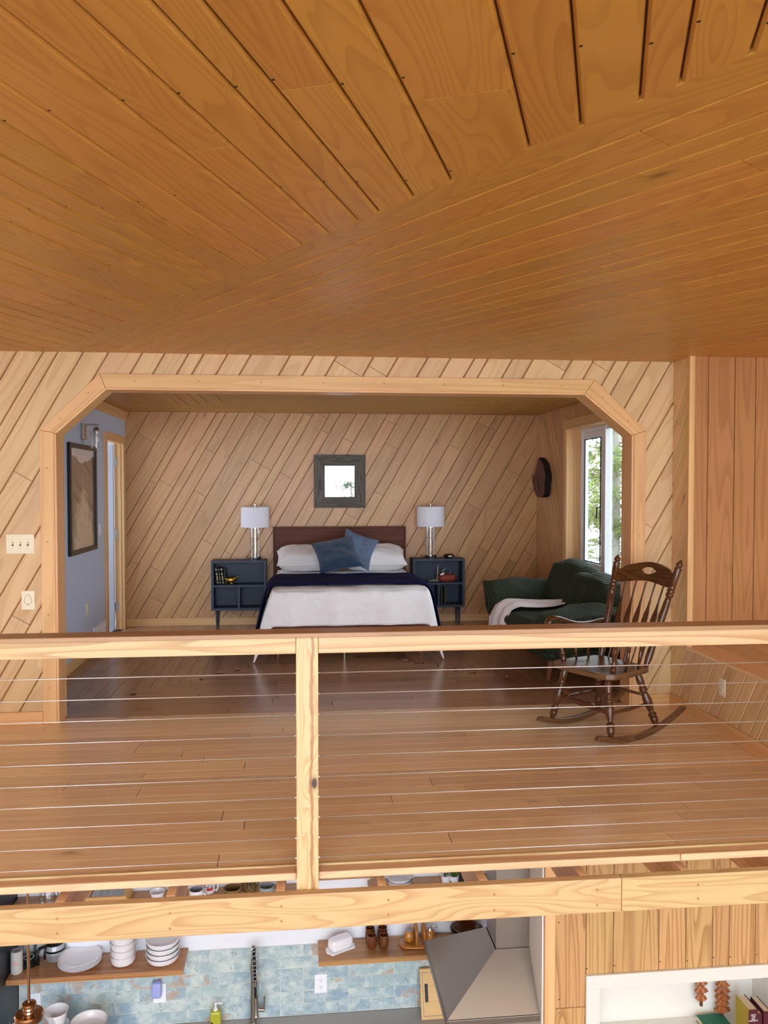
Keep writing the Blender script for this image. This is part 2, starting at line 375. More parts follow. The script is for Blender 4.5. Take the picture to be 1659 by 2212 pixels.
def post_mat():
    """pine with a brown resin streak and one big knot with rings around it"""
    t = NT('streaked_pine_post_wood'); tc = t.n('ShaderNodeTexCoord'); sp = t.n('ShaderNodeSeparateXYZ'); t.l(tc.outputs['Object'], sp.inputs[0])
    x, z = sp.outputs[0], sp.outputs[2]
    kx, kz = KNOT.x, KNOT.z
    def cv(a, b):
        c = t.n('ShaderNodeCombineXYZ'); t.l(t.math('MULTIPLY', x, a), c.inputs[0]); t.l(t.math('MULTIPLY', z, b), c.inputs[2]); return c.outputs[0]
    dx = t.math('MULTIPLY', t.math('SUBTRACT', x, kx), 1/.030); dz = t.math('MULTIPLY', t.math('SUBTRACT', z, kz), 1/.055)
    d = t.math('SQRT', t.math('ADD', t.math('MULTIPLY', dx, dx), t.math('MULTIPLY', dz, dz)))
    bulge = t.math('EXPONENT', t.math('MULTIPLY', d, -1.0))
    f = t.math('ADD', t.math('MULTIPLY', t.noise(cv(14, 1.3), 1, 1.5, .5, .2), 9), t.math('MULTIPLY', bulge, 7))
    f = t.math('FRACT', t.math('ADD', f, t.math('MULTIPLY', x, 40)))
    line = t.ramp(f, [(0,(0,0,0)),(.55,(.12,)*3),(.85,(.8,)*3),(.94,(1,1,1)),(1,(0,0,0))])
    col = t.mix(t.math('MULTIPLY', line, .6), srgb(214,188,138), srgb(184,134,84))
    xs = t.math('ADD', kx-.010, t.math('MULTIPLY', t.math('SUBTRACT', t.noise(cv(0, 3.5), 1, 3, .6), .5), .05))
    wd = t.math('MULTIPLY', t.math('POWER', t.noise(cv(3, 6), 1, 3, .7), 2.2), .036)
    st = t.math('SUBTRACT', 1, t.math('DIVIDE', t.math('ABSOLUTE', t.math('SUBTRACT', x, xs)), wd)); stn = t.ramp(st, [(0,(0,0,0)),(.25,(.8,)*3),(1,(1,1,1))])
    col = t.mix(t.math('MULTIPLY', stn, .75), col, srgb(156,92,44))
    kn = t.ramp(t.math('MULTIPLY', d, .5), [(0,(1,1,1)),(.16,(.95,)*3),(.24,(.35,)*3),(.4,(0,0,0))])
    col = t.mix(kn, col, srgb(70,40,28)); t.l(col, t.b.inputs['Base Color']); t.b.inputs['Roughness'].default_value = .45; t.bump(line, .1, .001); return t.m
def fall_mat():
    """framed photograph of a waterfall"""
    t = NT('waterfall_print'); uv = t.n('ShaderNodeUVMap'); sep = t.n('ShaderNodeSeparateXYZ'); t.l(uv.outputs[0], sep.inputs[0])
    u, v = sep.outputs[0], sep.outputs[1]
    nn = t.noise(uv.outputs[0], 7, 5, .65, .5); n2 = t.noise(uv.outputs[0], 3, 3, .6, .3)
    dx = t.math('ABSOLUTE', t.math('SUBTRACT', t.math('ADD', u, t.math('MULTIPLY', t.math('SUBTRACT', n2, .5), .25)), .5))
    wd = t.ramp(v, [(0, (.85,)*3), (.35, (.6,)*3), (.55, (.34,)*3), (.62, (.06,)*3), (.72, (.05,)*3), (.74, (0,)*3)])
    m = t.math('MULTIPLY', t.math('SUBTRACT', wd, t.math('MULTIPLY', dx, 1.6)), 5)
    m = t.math('MULTIPLY', m, t.ramp(nn, [(.3, (.1,)*3), (.65, (1,)*3)]))
    col = t.mix(nn, srgb(44,34,26), srgb(110,88,66)); nd = t.mix(m, col, srgb(200,182,156))
    sky = t.math('GREATER_THAN', t.math('ADD', v, t.math('MULTIPLY', nn, .12)), t.math('ADD', .93, t.math('MULTIPLY', t.math('POWER', dx, 2), .4)))
    nd = t.mix(sky, nd, srgb(214,212,224))
    for x in t.t.nodes:
        if x.type == 'MIX': x.clamp_factor = True
    t.l(nd, t.b.inputs['Base Color']); t.b.inputs['Roughness'].default_value = .5; t.b.inputs['Coat Weight'].default_value = 1.0; t.b.inputs['Coat Roughness'].default_value = .03
    return t.m
M['fall'] = fall_mat()
# ---------------------------------------------------------------- planks clipped to a surface
def clip(P, n, d):
    """keep the side where n.p <= d"""
    out = []
    for i in range(len(P)):
        a, b = P[i], P[(i+1) % len(P)]; da = n[0]*a[0]+n[1]*a[1]-d; db = n[0]*b[0]+n[1]*b[1]-d
        if da <= 1e-9: out.append(a)
        if (da < -1e-9 and db > 1e-9) or (da > 1e-9 and db < -1e-9):
            t = da/(da-db); out.append((a[0]+t*(b[0]-a[0]), a[1]+t*(b[1]-a[1])))
    return out
def area(P): return .5*sum(P[i][0]*P[(i+1)%len(P)][1]-P[(i+1)%len(P)][0]*P[i][1] for i in range(len(P))) if len(P) > 2 else 0
def edges(R):   # convex, ccw: outward normals
    if area(R) < 0: R = R[::-1]
    for i in range(len(R)):
        a, b = R[i], R[(i+1) % len(R)]; n = (b[1]-a[1], -(b[0]-a[0])); l = math.hypot(*n); n = (n[0]/l, n[1]/l)
        yield n, n[0]*a[0]+n[1]*a[1]
def clip_to(P, R):
    for n, d in edges(R):
        P = clip(P, n, d)
        if len(P) < 3: return []
    return P
def minus(P, H):
    res = []
    for n, d in edges(H):
        o = clip(P, (-n[0], -n[1]), -d)
        if len(o) > 2 and area(o) > 1e-6: res.append(o)
        P = clip(P, n, d)
        if len(P) < 3: break
    return res
def field(parent, name, mat, O, U, V, regions, ang, seams, h=.012, gap=.006, ch=.003, Lr=(1.4, 3.4), holes=(), joints=None, seed=1, jg=.0018, nails=None, back=None, minlen=.03):
    """planks laid over convex regions of the plane O + a*U + b*V, proud of it by h along U x V"""
    rnd = random.Random(seed); O, U, V = Vector(O), Vector(U), Vector(V); N = U.cross(V)
    d = (math.cos(ang), math.sin(ang)); p = (-d[1], d[0])
    T = lambda s, t: (p[0]*s+d[0]*t, p[1]*s+d[1]*t)
    allp = [q for R in regions for q in R]; ts = [q[0]*d[0]+q[1]*d[1] for q in allp]; tmin, tmax = min(ts)-.01, max(ts)+.01
    cnt = 0
    for i in range(len(seams)-1):
        s0, s1 = seams[i]+gap/2, seams[i+1]-gap/2
        if s1-s0 < .004: continue
        cuts = [tmin-rnd.uniform(0, Lr[1]*.8)]
        while cuts[-1] < tmax: cuts.append(cuts[-1]+rnd.uniform(*Lr))
        if joints and i in joints: cuts = [tmin-1]+sorted(joints[i])+[tmax+1]
        for t0, t1 in zip(cuts, cuts[1:]):
            t0 += jg; t1 -= jg
            pieces = []
            for R in regions:
                q = clip_to([T(s0,t0), T(s1,t0), T(s1,t1), T(s0,t1)], R)
                if len(q) > 2 and abs(area(q)) > 2e-5:
                    if area(q) < 0: q = q[::-1]
                    qs = [q]
                    for H in holes: qs = [z for y in qs for z in minus(y, H)]
                    pieces += [z for z in qs if area(z) > 2e-5]
            if not pieces: continue
            iv = sorted([(min(a[0]*d[0]+a[1]*d[1] for a in q), max(a[0]*d[0]+a[1]*d[1] for a in q), k) for k, q in enumerate(pieces)])
            groups, hi = [], None
            for a, b, k in iv:
                if hi is None or a > hi+.004: groups.append([k]); hi = b
                else: groups[-1].append(k); hi = max(hi, b)
            for g in groups:
                mb = MB(); off = rnd.uniform(0, 30); tot = 0
                for k in g:
                    q = pieces[k]; tot += area(q)
                    for (a, b) in ((s0, s0+ch), (s0+ch, s1-ch), (s1-ch, s1)):
                        z = clip(clip(q, p, b), (-p[0], -p[1]), -a)
                        if len(z) < 3: continue
                        def hh(s): return h-ch*1.2*max(0, (s0+ch-s)/ch, (s-(s1-ch))/ch)
                        W3, uv = [], []
                        for w in z:
                            s_, t_ = w[0]*p[0]+w[1]*p[1], w[0]*d[0]+w[1]*d[1]
                            W3.append(O+U*w[0]+V*w[1]+N*hh(s_)); uv.append((t_+off, s_+off*.37))
                        mb.poly(W3, uv)
                        for e in range(len(z)):
                            f = (e+1) % len(z); se = z[e][0]*p[0]+z[e][1]*p[1]; sf = z[f][0]*p[0]+z[f][1]*p[1]
                            if abs(se-sf) < 1e-6 and s0+ch*.5 < se < s1-ch*.5: continue
                            ae = O+U*z[e][0]+V*z[e][1]; af = O+U*z[f][0]+V*z[f][1]
                            mb.poly([ae, af, W3[f], W3[e]], [uv[e], uv[f], uv[f], uv[e]])
                if tot < 4e-4: continue
                mb.build(name, mat, parent); cnt += 1
                if nails is not None:
                    for k in g:
                        q = pieces[k]; tt = [a[0]*d[0]+a[1]*d[1] for a in q]; t = math.ceil(min(tt)/.6)*.6+rnd.uniform(-.02, .02)
                        while t < max(tt)-.03:
                            w = T(s0+ch+.004, t)
                            if all(n[0]*w[0]+n[1]*w[1] < dd-.01 for n, dd in edges(q)): nails.append(O+U*w[0]+V*w[1]+N*(h+.0006))
                            t += .6+rnd.uniform(-.03, .03)
    return cnt
def nail_mesh(parent, pts, N, r, mat, name='nail_hole', sq=1.6):
    N = Vector(N); a = N.orthogonal().normalized(); b = N.cross(a); mb = MB()
    for p in pts: mb.poly([p+(a*math.cos(k*PI/3)+b*math.sin(k*PI/3)*1.2)*r for k in range(6)])
    if pts: mb.build(name, mat, parent, kind='stuff')
def slab(parent, name, mat, O, U, V, regions, t, holes=()):
    O, U, V = Vector(O), Vector(U), Vector(V); N = U.cross(V); mb = MB()
    for R in regions:
        q = R if area(R) > 0 else R[::-1]; qs = [q]
        for H in holes: qs = [z for y in qs for z in minus(y, H)]
        for z in qs: mb.prism([O+U*a+V*b-N*t for a, b in z], N*t)
    return mb.build(name, mat, parent)
def seq(a, b, widths, seed):
    r = random.Random(seed); o = [a]
    while o[-1] < b: o.append(o[-1]+r.choice(widths))
    return o
rect = lambda x0, y0, x1, y1: [(x0,y0),(x1,y0),(x1,y1),(x0,y1)]
YA, YB, ZC, ZB = 5.883, 9.92, 2.614, 2.555
XL, XR, XK = -2.04, 2.962, 2.808   # blue wall, bedroom window wall, loft side wall
YE = 3.549                          # loft floor edge
YQ = 5.62                           # alcove plank wall
ZLOW = -2.77
# ---------------------------------------------------------------- ceiling
X0, X1, Y0 = -4.6, 4.6, -6.0
c = struct('ceiling', 'honey stained plank ceiling with a diagonal seam over the loft')
YR = .9   # the low ceiling ends here, the roof over the main room is higher
slab(c, 'backing', M['ceilgap'], (0,0,ZC), (0,1,0), (1,0,0), [rect(YR, X0, YA+.2, X1)], .1)
# plane with U=(0,1,0), V=(1,0,0): N = U x V = (0,0,-1); coords (a=y, b=x)
dB = (-.8414, .5404)            # direction of field B in (y, x)
P0 = (5.882, -1.703)            # a point of the seam
nB = (-dB[1], dB[0])            # (y,x) normal
if nB[0]*(5.0-P0[0])+nB[1]*(2.0-P0[1]) < 0: nB = (-nB[0], -nB[1])
big = rect(YR, X0, YA, X1); kB = nB[0]*P0[0]+nB[1]*P0[1]
RB = clip(big, (-nB[0], -nB[1]), -kB); RA = clip(big, nB, kB)
nails = []
angA = math.atan2(math.cos(math.radians(68.5)), math.sin(math.radians(68.5)))   # in (y, x)
offA = [-2.117,-1.87,-1.723,-1.595,-1.491,-1.345,-1.204,-1.003,-.86,-.72,-.627,-.485,-.347,-.102,.035,.173,.258,.389]
offA = offA + seq(.54, 6.5, [.14,.1,.19,.24], 3)
# offsets were measured with u=(sin71.5,-cos71.5); shift onto the drawn direction through the seam points
pA = (-math.sin(angA), math.cos(angA))
seamsA = []
for o in offA:
    u = (math.sin(math.radians(71.5)), -math.cos(math.radians(71.5)))  # (x, y)
    # intersection of the seam line with x*u0+y*u1=o
    den = dB[1]*u[0]+dB[0]*u[1]; t = (o-(P0[1]*u[0]+P0[0]*u[1]))/den
    y, x = P0[0]+dB[0]*t, P0[1]+dB[1]*t; seamsA.append(pA[0]*y+pA[1]*x)
seamsA = sorted(seamsA); lo = seamsA[0]; seamsA = sorted(-z for z in seq(-lo+.1, 6, [.14,.19,.24,.12], 5))+seamsA
def tA(px, py):
    q = at(px, py, Z=ZC); return math.cos(angA)*q.y+math.sin(angA)*q.x, pA[0]*q.y+pA[1]*q.x
JA = {}
for px, py in ((660,172),(450,307),(150,367),(990,190),(150,464),(360,537),(80,535),(190,645)):
    t, s = tA(px, py)
    for i in range(len(seamsA)-1):
        if seamsA[i] <= s < seamsA[i+1]: JA[i] = JA.get(i, [])+[t]
for px, py in ((300,60),(560,160),(700,90),(1180,120),(900,60),(1430,90),(1320,90),(850,330),(500,260),(560,420),(320,420),(1550,80)):
    t, s = tA(px, py)
    for i in range(len(seamsA)-1):
        if seamsA[i] <= s < seamsA[i+1] and i not in JA: JA[i] = [t-3.5]
field(c, 'plank', M['ceil'], (0,0,ZC), (0,1,0), (1,0,0), [RA], angA, seamsA, h=.018, gap=.0055, ch=.0075, joints=JA, seed=11, nails=nails, Lr=(2,5))
nail_mesh(c, nails, (0,0,-1), .0042, M['hole']); nails = []
wB = [0,.150,.304,.398,.545,.684,.86,1.03,1.17,1.29,1.40,1.55,1.70,1.83,1.97,2.08,2.22,2.38,2.5,2.66,2.8,2.9,3.06,3.2,3.36,3.5,3.66,3.8,3.95,4.1]
angB = math.atan2(dB[1], dB[0]); pB = (-math.sin(angB), math.cos(angB)); sg = 1 if pB[0]*nB[0]+pB[1]*nB[1] > 0 else -1
seamsB = sorted(sg*(kB+w) for w in wB+[4.25,4.4,4.55,4.7,4.9,5.1])
field(c, 'plank', M['ceil'], (0,0,ZC), (0,1,0), (1,0,0), [RB], angB, seamsB, h=.016, gap=.0065, ch=.0035, seed=7, Lr=(1.8, 4.2))
# bedroom ceiling: boards along x in the middle, mitred to boards along y at both sides
c2 = struct('ceiling', 'darker plank ceiling of the bedroom behind the arch')
slab(c2, 'backing', M['darkgap'], (0,0,ZB+.018), (0,1,0), (1,0,0), [rect(YA+.05, XL-.1, YB+.1, XR+.3)], .1)
ZZ = (0,0,ZB+.018)
RL = [(YA+.17, XL), (YB, XL), (8.6, -.7), (YA+.17, -.7)]; RR = [(YA+.17, 1.9), (8.6, 1.9), (YB, XR), (YA+.17, XR)]
RM = [[(YA+.17, -.7), (8.6, -.7), (YB, XL), (YB, XR), (8.6, 1.9), (YA+.17, 1.9)]]
RM = [[(YA+.17,-.7),(8.6,-.7),(8.6,1.9),(YA+.17,1.9)], [(8.6,-.7),(YB,XL),(YB,XR),(8.6,1.9)]]
field(c2, 'plank', M['ceil'], ZZ, (0,1,0), (1,0,0), [RL], 0, seq(XL, XR, [.13,.1,.16], 21), h=.016, gap=.005, seed=12)
field(c2, 'plank', M['ceil'], ZZ, (0,1,0), (1,0,0), [RR], 0, seq(XL, XR+.2, [.13,.1,.16], 22), h=.016, gap=.005, seed=13)
field(c2, 'plank', M['ceil'], ZZ, (0,1,0), (1,0,0), RM, PI/2, sorted(-y for y in seq(YA, YB+.1, [.13,.1,.16], 23)), h=.016, gap=.005, seed=14)
# ---------------------------------------------------------------- arch wall
HOLE = [(-1.70,-.05),(-1.70,2.035),(-1.345,2.352),(2.125,2.352),(2.505,2.05),(2.505,-.05)]
wm = struct('wall_middle', 'honey wood wall of diagonal planks with a wide clipped corner arch')
slab(wm, 'backing', M['gapw'], (0,YA+.014,0), (1,0,0), (0,0,1), [rect(X0, 0, XK+.1, ZC+.05)], .15, [HOLE])
px1 = [-260,-200,-130,-80,-40,17,75,107,162,217,291,340,392,425,477,528,614,665,715,796,849,914,964,1016,1046,1099,1144,1229,1276,1324,1354,1401,1446,1500,1560,1610,1660,1725,1790,1860,1930,2000]
A60 = math.radians(60); sn = []
for x in px1:
    q = at(x, 790, Y=YA); sn.append(-math.sin(A60)*q.x+math.cos(A60)*q.z)
sn = sorted(sn); sn = [-z for z in reversed(sn)] if False else sn
sn = sn + [sn[-1]+w for w in (.15,.3,.42,.6,.75,.9,1.1,1.3,1.5,1.7)]
nails = []
field(wm, 'plank', M['wall'], (0,YA+.014,0), (1,0,0), (0,0,1), [rect(X0, 0, XK, ZC)], A60, sn, h=.014, gap=.007, ch=.0045, holes=[HOLE], seed=31, nails=nails, Lr=(1.6,3.6))
nail_mesh(wm, nails, (0,-1,0), .005, M['hole'])
# arch casing and jamb
tr = struct('trim_1', 'pale wood casing around the clipped corner arch')
OUT = [(-1.782,0),(-1.782,2.053),(-1.375,2.449),(2.190,2.456),(2.590,2.082),(2.590,0)]
INN = [(-1.690,0),(-1.690,2.036),(-1.338,2.354),(2.118,2.358),(2.497,2.053),(2.497,0)]
for i in range(5):
    a, b, cc, dd = OUT[i], OUT[i+1], INN[i+1], INN[i]
    mb = MB(); g = .0012
    def sh(p, q): 
        v = Vector((q[0]-p[0], q[1]-p[1])); return Vector(p)+v.normalized()*g
    a2, b2 = sh(a, b), sh(b, a); c3, d2 = sh(cc, dd), sh(dd, cc)
    mb.prism([(w[0], YA-.020, w[1]) for w in (a2, b2, c3, d2)], (0,.020,0))
    gr = (b[0]-a[0], 0, b[1]-a[1]); mb.build('casing_board', M['trimw'], tr, grain=gr, bevel=.002)
    # jamb: rabbet step then reveal board
    mb = MB(); t = .018
    def off(p, q, k):
        return p
    n = Vector((cc[1]-dd[1], -(cc[0]-dd[0]))); n = n.normalized()*(1 if i < 5 else 1)
    ctr = Vector((.4, 1.1)); 
    if (ctr-Vector(dd)).dot(n) < 0: n = -n
    d1, c1 = Vector(dd)+n*.016, Vector(cc)+n*.016
    mb.prism([(w[0], YA-.012, w[1]) for w in (dd, d1, c1, cc)], (0,.19,0))
    mb.build('jamb_board', M['trimw'], tr, grain=gr, bevel=.0015)
# little wood plugs on the casing
pts = []
for k, (a, b) in enumerate(zip(OUT[:-1], OUT[1:])):
    L = math.hypot(b[0]-a[0], b[1]-a[1]); m = max(2, int(L/.42)); cc, dd = INN[k+1], INN[k]
    for j in range(m):
        t = (j+.5)/m; px = (a[0]+(b[0]-a[0])*t+dd[0]+(cc[0]-dd[0])*t)/2; pz = (a[1]+(b[1]-a[1])*t+dd[1]+(cc[1]-dd[1])*t)/2
        pts.append(Vector((px, YA-.0206, pz)))
nail_mesh(tr, pts, (0,-1,0), .0055, M['plug'], 'wood_plug')
bb = struct('baseboard_middle', 'wood baseboard left of the arch'); MB().box((X0,YA-.016,0),(-1.785,YA,.088)).build('board', M['trimw'], bb, bevel=.002)
MB().box((2.592,YA-.016,0),(XK,YA,.088)).build('board', M['trimw'], bb, bevel=.002)
# ---------------------------------------------------------------- bedroom walls
wb = struct('wall_back', 'bedroom wall of diagonal brown planks behind the bed')
slab(wb, 'backing', M['darkgap'], (0,YB+.012,0), (1,0,0), (0,0,1), [rect(XL-.1, 0, XR+.2, ZB+.1)], .1)
pxb = [200+z/1.565 for z in (-700,-620,-560,-480,-430,-350,-290,-200,-160,-80,-20,60,120,185,263,322,352,415,447,490,545,612,665,712,745,800,835,890,935,995,1042,1100,1140,1210,1262,1315,1365,1395,1432,1500,1560)]
sb = []
for x in pxb:
    q = at(x, 897, Y=YB); sb.append(-math.sin(A60)*q.x+math.cos(A60)*q.z)
sb = sorted(sb); sb = sb+[sb[-1]+w for w in (.12,.3,.42)]; sb = sorted(sb[0]-w for w in (.13,.24,.41,.52,.7,.82,.97,1.13,1.24,1.4,1.55))+sb
nails = []
field(wb, 'plank', M['backwall'], (0,YB+.012,0), (1,0,0), (0,0,1), [rect(XL, 0, XR, ZB)], A60, sb, h=.012, gap=.005, ch=.003, seed=5, nails=nails, Lr=(.8,2.6))
nail_mesh(wb, nails, (0,-1,0), .006, M['hole'])
bb = struct('baseboard_back', 'wood baseboard behind the bed'); MB().box((XL,YB-.016,0),(XR,YB,.09)).build('board', M['trimw'], bb, bevel=.002)
# right bedroom wall with window: plane x=XR, faces -x.  U=(0,-1,0), V=(0,0,1): N=(-1,0,0); coords (a=-y, b=z)
WY0, WY1, WZ0, WZ1 = 6.4, 8.78, .74, 2.315  # near end stretched out of view behind the arch to add bedroom light
wr = struct('wall_right', 'bedroom side wall of steep brown planks around the window')
WH = rect(-WY1, WZ0, -WY0, WZ1)
slab(wr, 'backing', M['darkgap'], (XR+.012,0,0), (0,-1,0), (0,0,1), [rect(-YB-.1, 0, -YA-.16, ZB+.1)], .15, [WH])
field(wr, 'plank', M['backwall'], (XR+.012,0,0), (0,-1,0), (0,0,1), [rect(-YB, 0, -YA-.16, ZB)], PI-A60, seq(4.5, 9.6, [.13,.1,.17,.2], 41), h=.012, gap=.005, ch=.003, holes=[WH], seed=6, Lr=(.8,2.4))
tw = struct('trim_2', 'wood casing and deep jambs of the bedroom window')
for a, b, nm, g in (((XR-.018,WY1,WZ0-.08),(XR,WY1+.07,WZ1+.08),'casing_board',(0,0,1)), ((XR-.018,WY0-.07,WZ0-.08),(XR,WY0,WZ1+.08),'casing_board',(0,0,1)), ((XR-.018,WY0,WZ1),(XR,WY1,WZ1+.08),'casing_board',(0,1,0)),
                    ((XR-.01,WY1-.018,WZ0),(XR+.19,WY1,WZ1),'jamb_board',(0,0,1)), ((XR-.01,WY0,WZ0),(XR+.19,WY0+.018,WZ1),'jamb_board',(0,0,1)), ((XR-.01,WY0,WZ1-.018),(XR+.19,WY1,WZ1),'jamb_board',(0,1,0)), ((XR-.03,WY0,WZ0-.02),(XR+.19,WY1,WZ0),'sill_board',(0,1,0))):
    MB().box(a, b).build(nm, M['trimw'], tw, grain=g, bevel=.002)
wn = struct('window_1', 'white vinyl sliding window of the bedroom')
xf0, xf1 = XR+.15, XR+.215
def frame(mb, y0, y1, z0, z1, w, xa, xb):
    mb.box((xa,y0,z0),(xb,y0+w,z1)); mb.box((xa,y1-w,z0),(xb,y1,z1)); mb.box((xa,y0+w,z0),(xb,y1-w,z0+w)); mb.box((xa,y0+w,z1-w),(xb,y1-w,z1))
mb = MB(); frame(mb, WY0+.018, WY1-.018, WZ0, WZ1-.018, .045, xf0, xf1); mb.box((xf0-.01,8.0,WZ0),(xf1,8.10,WZ1-.02)); mb.build('window_frame', M['vinyl'], wn, bevel=.003)
mb = MB(); frame(mb, 8.105, WY1-.066, WZ0+.046, WZ1-.066, .06, xf0+.012, xf1-.012); sash = mb.build('sash', M['vinyl'], wn, bevel=.003)
mb = MB(); frame(mb, 8.17, WY1-.13, WZ0+.11, WZ1-.13, .012, xf0+.004, xf0+.014); mb.build('gasket', M['slot'], sash)
MB().box((xf0+.03,8.17,WZ0+.1),(xf0+.034,WY1-.12,WZ1-.12)).build('pane', M['pane'], sash)
mb = MB(); mb.tube([(xf0-.005,8.155,1.45),(xf0-.035,8.155,1.45),(xf0-.04,8.16,1.33)], .008, 8); mb.build('handle', M['black'], sash)
MB().box((xf0+.03,WY0+.06,WZ0+.04),(xf0+.034,8.0,WZ1-.06)).build('pane', M['pane'], wn)
# blue wall, plane x=XL faces +x. U=(0,1,0),V=(0,0,1): N=(1,0,0)
DY0, DY1, DZ = 8.93, 9.72, 2.16
wl = struct('wall_left', 'pale blue painted bedroom wall beside the door')
slab(wl, 'plaster', M['blue'], (XL,0,0), (0,1,0), (0,0,1), [rect(YA+.165, 0, YB, ZB+.1)], .084, [rect(DY0-.02, -.1, DY1+.02, DZ+.02)])
ct = struct('trim_3', 'wood strip along the top of the blue wall'); MB().box((XL,YA+.17,ZB-.11),(XL+.02,YB,ZB)).build('board', M['trimw'], ct, grain=(0,1,0), bevel=.002)
bl = struct('baseboard_left', 'wood baseboard under the blue wall'); MB().box((XL,YA+.17,0),(XL+.015,DY0-.09,.095)).build('board', M['trimw'], bl, grain=(0,1,0), bevel=.002)
dr = struct('door_1', 'open white door in a wooden frame in the blue wall')
mb = MB(); mb.prism([(XL,DY0-.09,0),(XL,DY0,0),(XL,DY0,DZ),(XL,DY0-.09,DZ+.09)],(.022,0,0)); mb.build('casing_board', M['trimw'], dr, grain=(0,0,1), bevel=.002)
mb = MB(); mb.prism([(XL,DY1,0),(XL,DY1+.09,0),(XL,DY1+.09,DZ+.09),(XL,DY1,DZ)],(.022,0,0)); mb.build('casing_board', M['trimw'], dr, grain=(0,0,1), bevel=.002)
mb = MB(); mb.prism([(XL,DY0,DZ),(XL,DY1,DZ),(XL,DY1+.09,DZ+.09),(XL,DY0-.09,DZ+.09)],(.022,0,0)); mb.build('casing_board', M['trimw'], dr, grain=(0,1,0), bevel=.002)
for a, b, g in (((XL-.085,DY0-.02,0),(XL,DY0,DZ),(0,0,1)), ((XL-.085,DY1,0),(XL,DY1+.02,DZ),(0,0,1)), ((XL-.085,DY0,DZ),(XL,DY1,DZ+.02),(0,1,0)), ((XL-.045,DY1-.012,0),(XL-.012,DY1,DZ),(0,0,1))):
    MB().box(a, b).build('jamb_board', M['trimw'], dr, grain=g, bevel=.001)
dl = MB().box((XL-.9,DY1-.055,.015),(XL-.087,DY1-.018,DZ-.01)).build('door_leaf', M['doorw'], dr, grain=(0,0,1), bevel=.002)
for z in (.27, 1.12, 1.95):
    mb = MB(); mb.box((XL-.084,DY1-.016,z-.05),(XL-.05,DY1-.012,z+.05)); mb.lathe([(.008,-.052),(.008,.052)], 10, (XL-.085,DY1-.02,z)); mb.box((XL-.0868,DY1-.0555,z-.05),(XL-.085,DY1-.02,z+.05)); mb.build('hinge', M['nickel'], dr)
# small hallway behind the door so that the opening is closed
hw = struct('wall_hallway', 'pale wall of the small room behind the open door')
mb = MB(); mb.box((XL-1.6,8.0,0),(XL-1.5,10.7,.9)); mb.box((XL-1.6,8.0,2.1),(XL-1.5,10.7,ZB)); mb.box((XL-1.6,10.6,0),(XL-.1,10.7,ZB)); mb.box((XL-1.6,7.9,0),(XL-.085,8.0,ZB)); mb.box((XL-1.6,7.9,ZB),(XL-.1,10.7,ZB+.1)); mb.box((XL-1.6,7.9,-.05),(XL-.1,10.7,0)); mb.build('plaster', M['doorw'], hw)  # unseen gap in the far side wall, added to brighten the door leaf
# ---------------------------------------------------------------- loft side: knee wall, ledge, alcove
wk = struct('wall_knee', 'low wall of diagonal planks along the right side of the loft')
slab(wk, 'backing', M['gapw'], (XK+.014,0,0), (0,-1,0), (0,0,1), [rect(-YQ, -.25, -YE+.02, .48), rect(-YA, 0, -YQ-.02, ZC)], .1)
nails = []
field(wk, 'plank', M['wall'], (XK+.014,0,0), (0,-1,0), (0,0,1), [rect(-YQ, 0, -YE+.02, .48), rect(-YA, 0, -YQ, ZC)], math.radians(58), [(-math.sin(math.radians(58))*(-y)) for y in (7.75,7.6,7.5,7.35,7.2,7.05,6.93,6.8,6.62,6.5,6.35,6.2,6.08,5.93,5.8,5.64,5.52,5.37,5.26,5.13,5.0,4.86,4.76,4.6,4.48,4.33,4.2,4.05,3.9,3.8,3.65,3.5,3.35,3.2,3.1)][::-1], h=.014, gap=.007, ch=.004, seed=9, nails=nails, Lr=(3,4))
nail_mesh(wk, nails, (-1,0,0), .005, M['hole'])
br = struct('baseboard_right', 'wood baseboard of the low right wall'); MB().box((XK-.016,YE-.02,0),(XK,YA-.016,.10)).build('board', M['trimw'], br, grain=(0,1,0), bevel=.002)
lg = struct('trim_4', 'brown wooden ledge on top of the low right wall'); 
for k in range(6): MB().box((XK-.012+k*.23,YE-.02,.48),(XK-.014+(k+1)*.23,YQ,.50)).build('board', M['floor'], lg, grain=(0,1,0), bevel=.002)
wa = struct('wall_alcove', 'wall of vertical planks right of the rocking chair')
slab(wa, 'backing', M['gapw'], (0,YQ+.014,0), (1,0,0), (0,0,1), [rect(XK+.03, .4, X1, ZC)], .15)
vs = [XK+.015]+[at(x, 1000, Y=YQ).x for x in (1529,1586,1631,1700)]; vs = vs+seq(vs[-1]+.14, X1, [.14,.19,.1], 2)
nails = [] 
field(wa, 'plank', M['alcove'], (0,YQ+.014,0), (1,0,0), (0,0,1), [rect(XK+.02, .5, X1, ZC)], PI/2, sorted(-x for x in vs), h=.014, gap=.004, ch=.003, seed=15, Lr=(9,10), joints={k: [-5] for k in range(60)}, nails=nails)
nail_mesh(wa, nails, (0,-1,0), .005, M['hole'])
tc = struct('trim_5', 'vertical corner board beside the alcove planks'); MB().box((XK-.014,YQ-.02,.5),(XK+.028,YQ+.02,ZC)).build('board', M['trimw'], tc, grain=(0,0,1), bevel=.002)
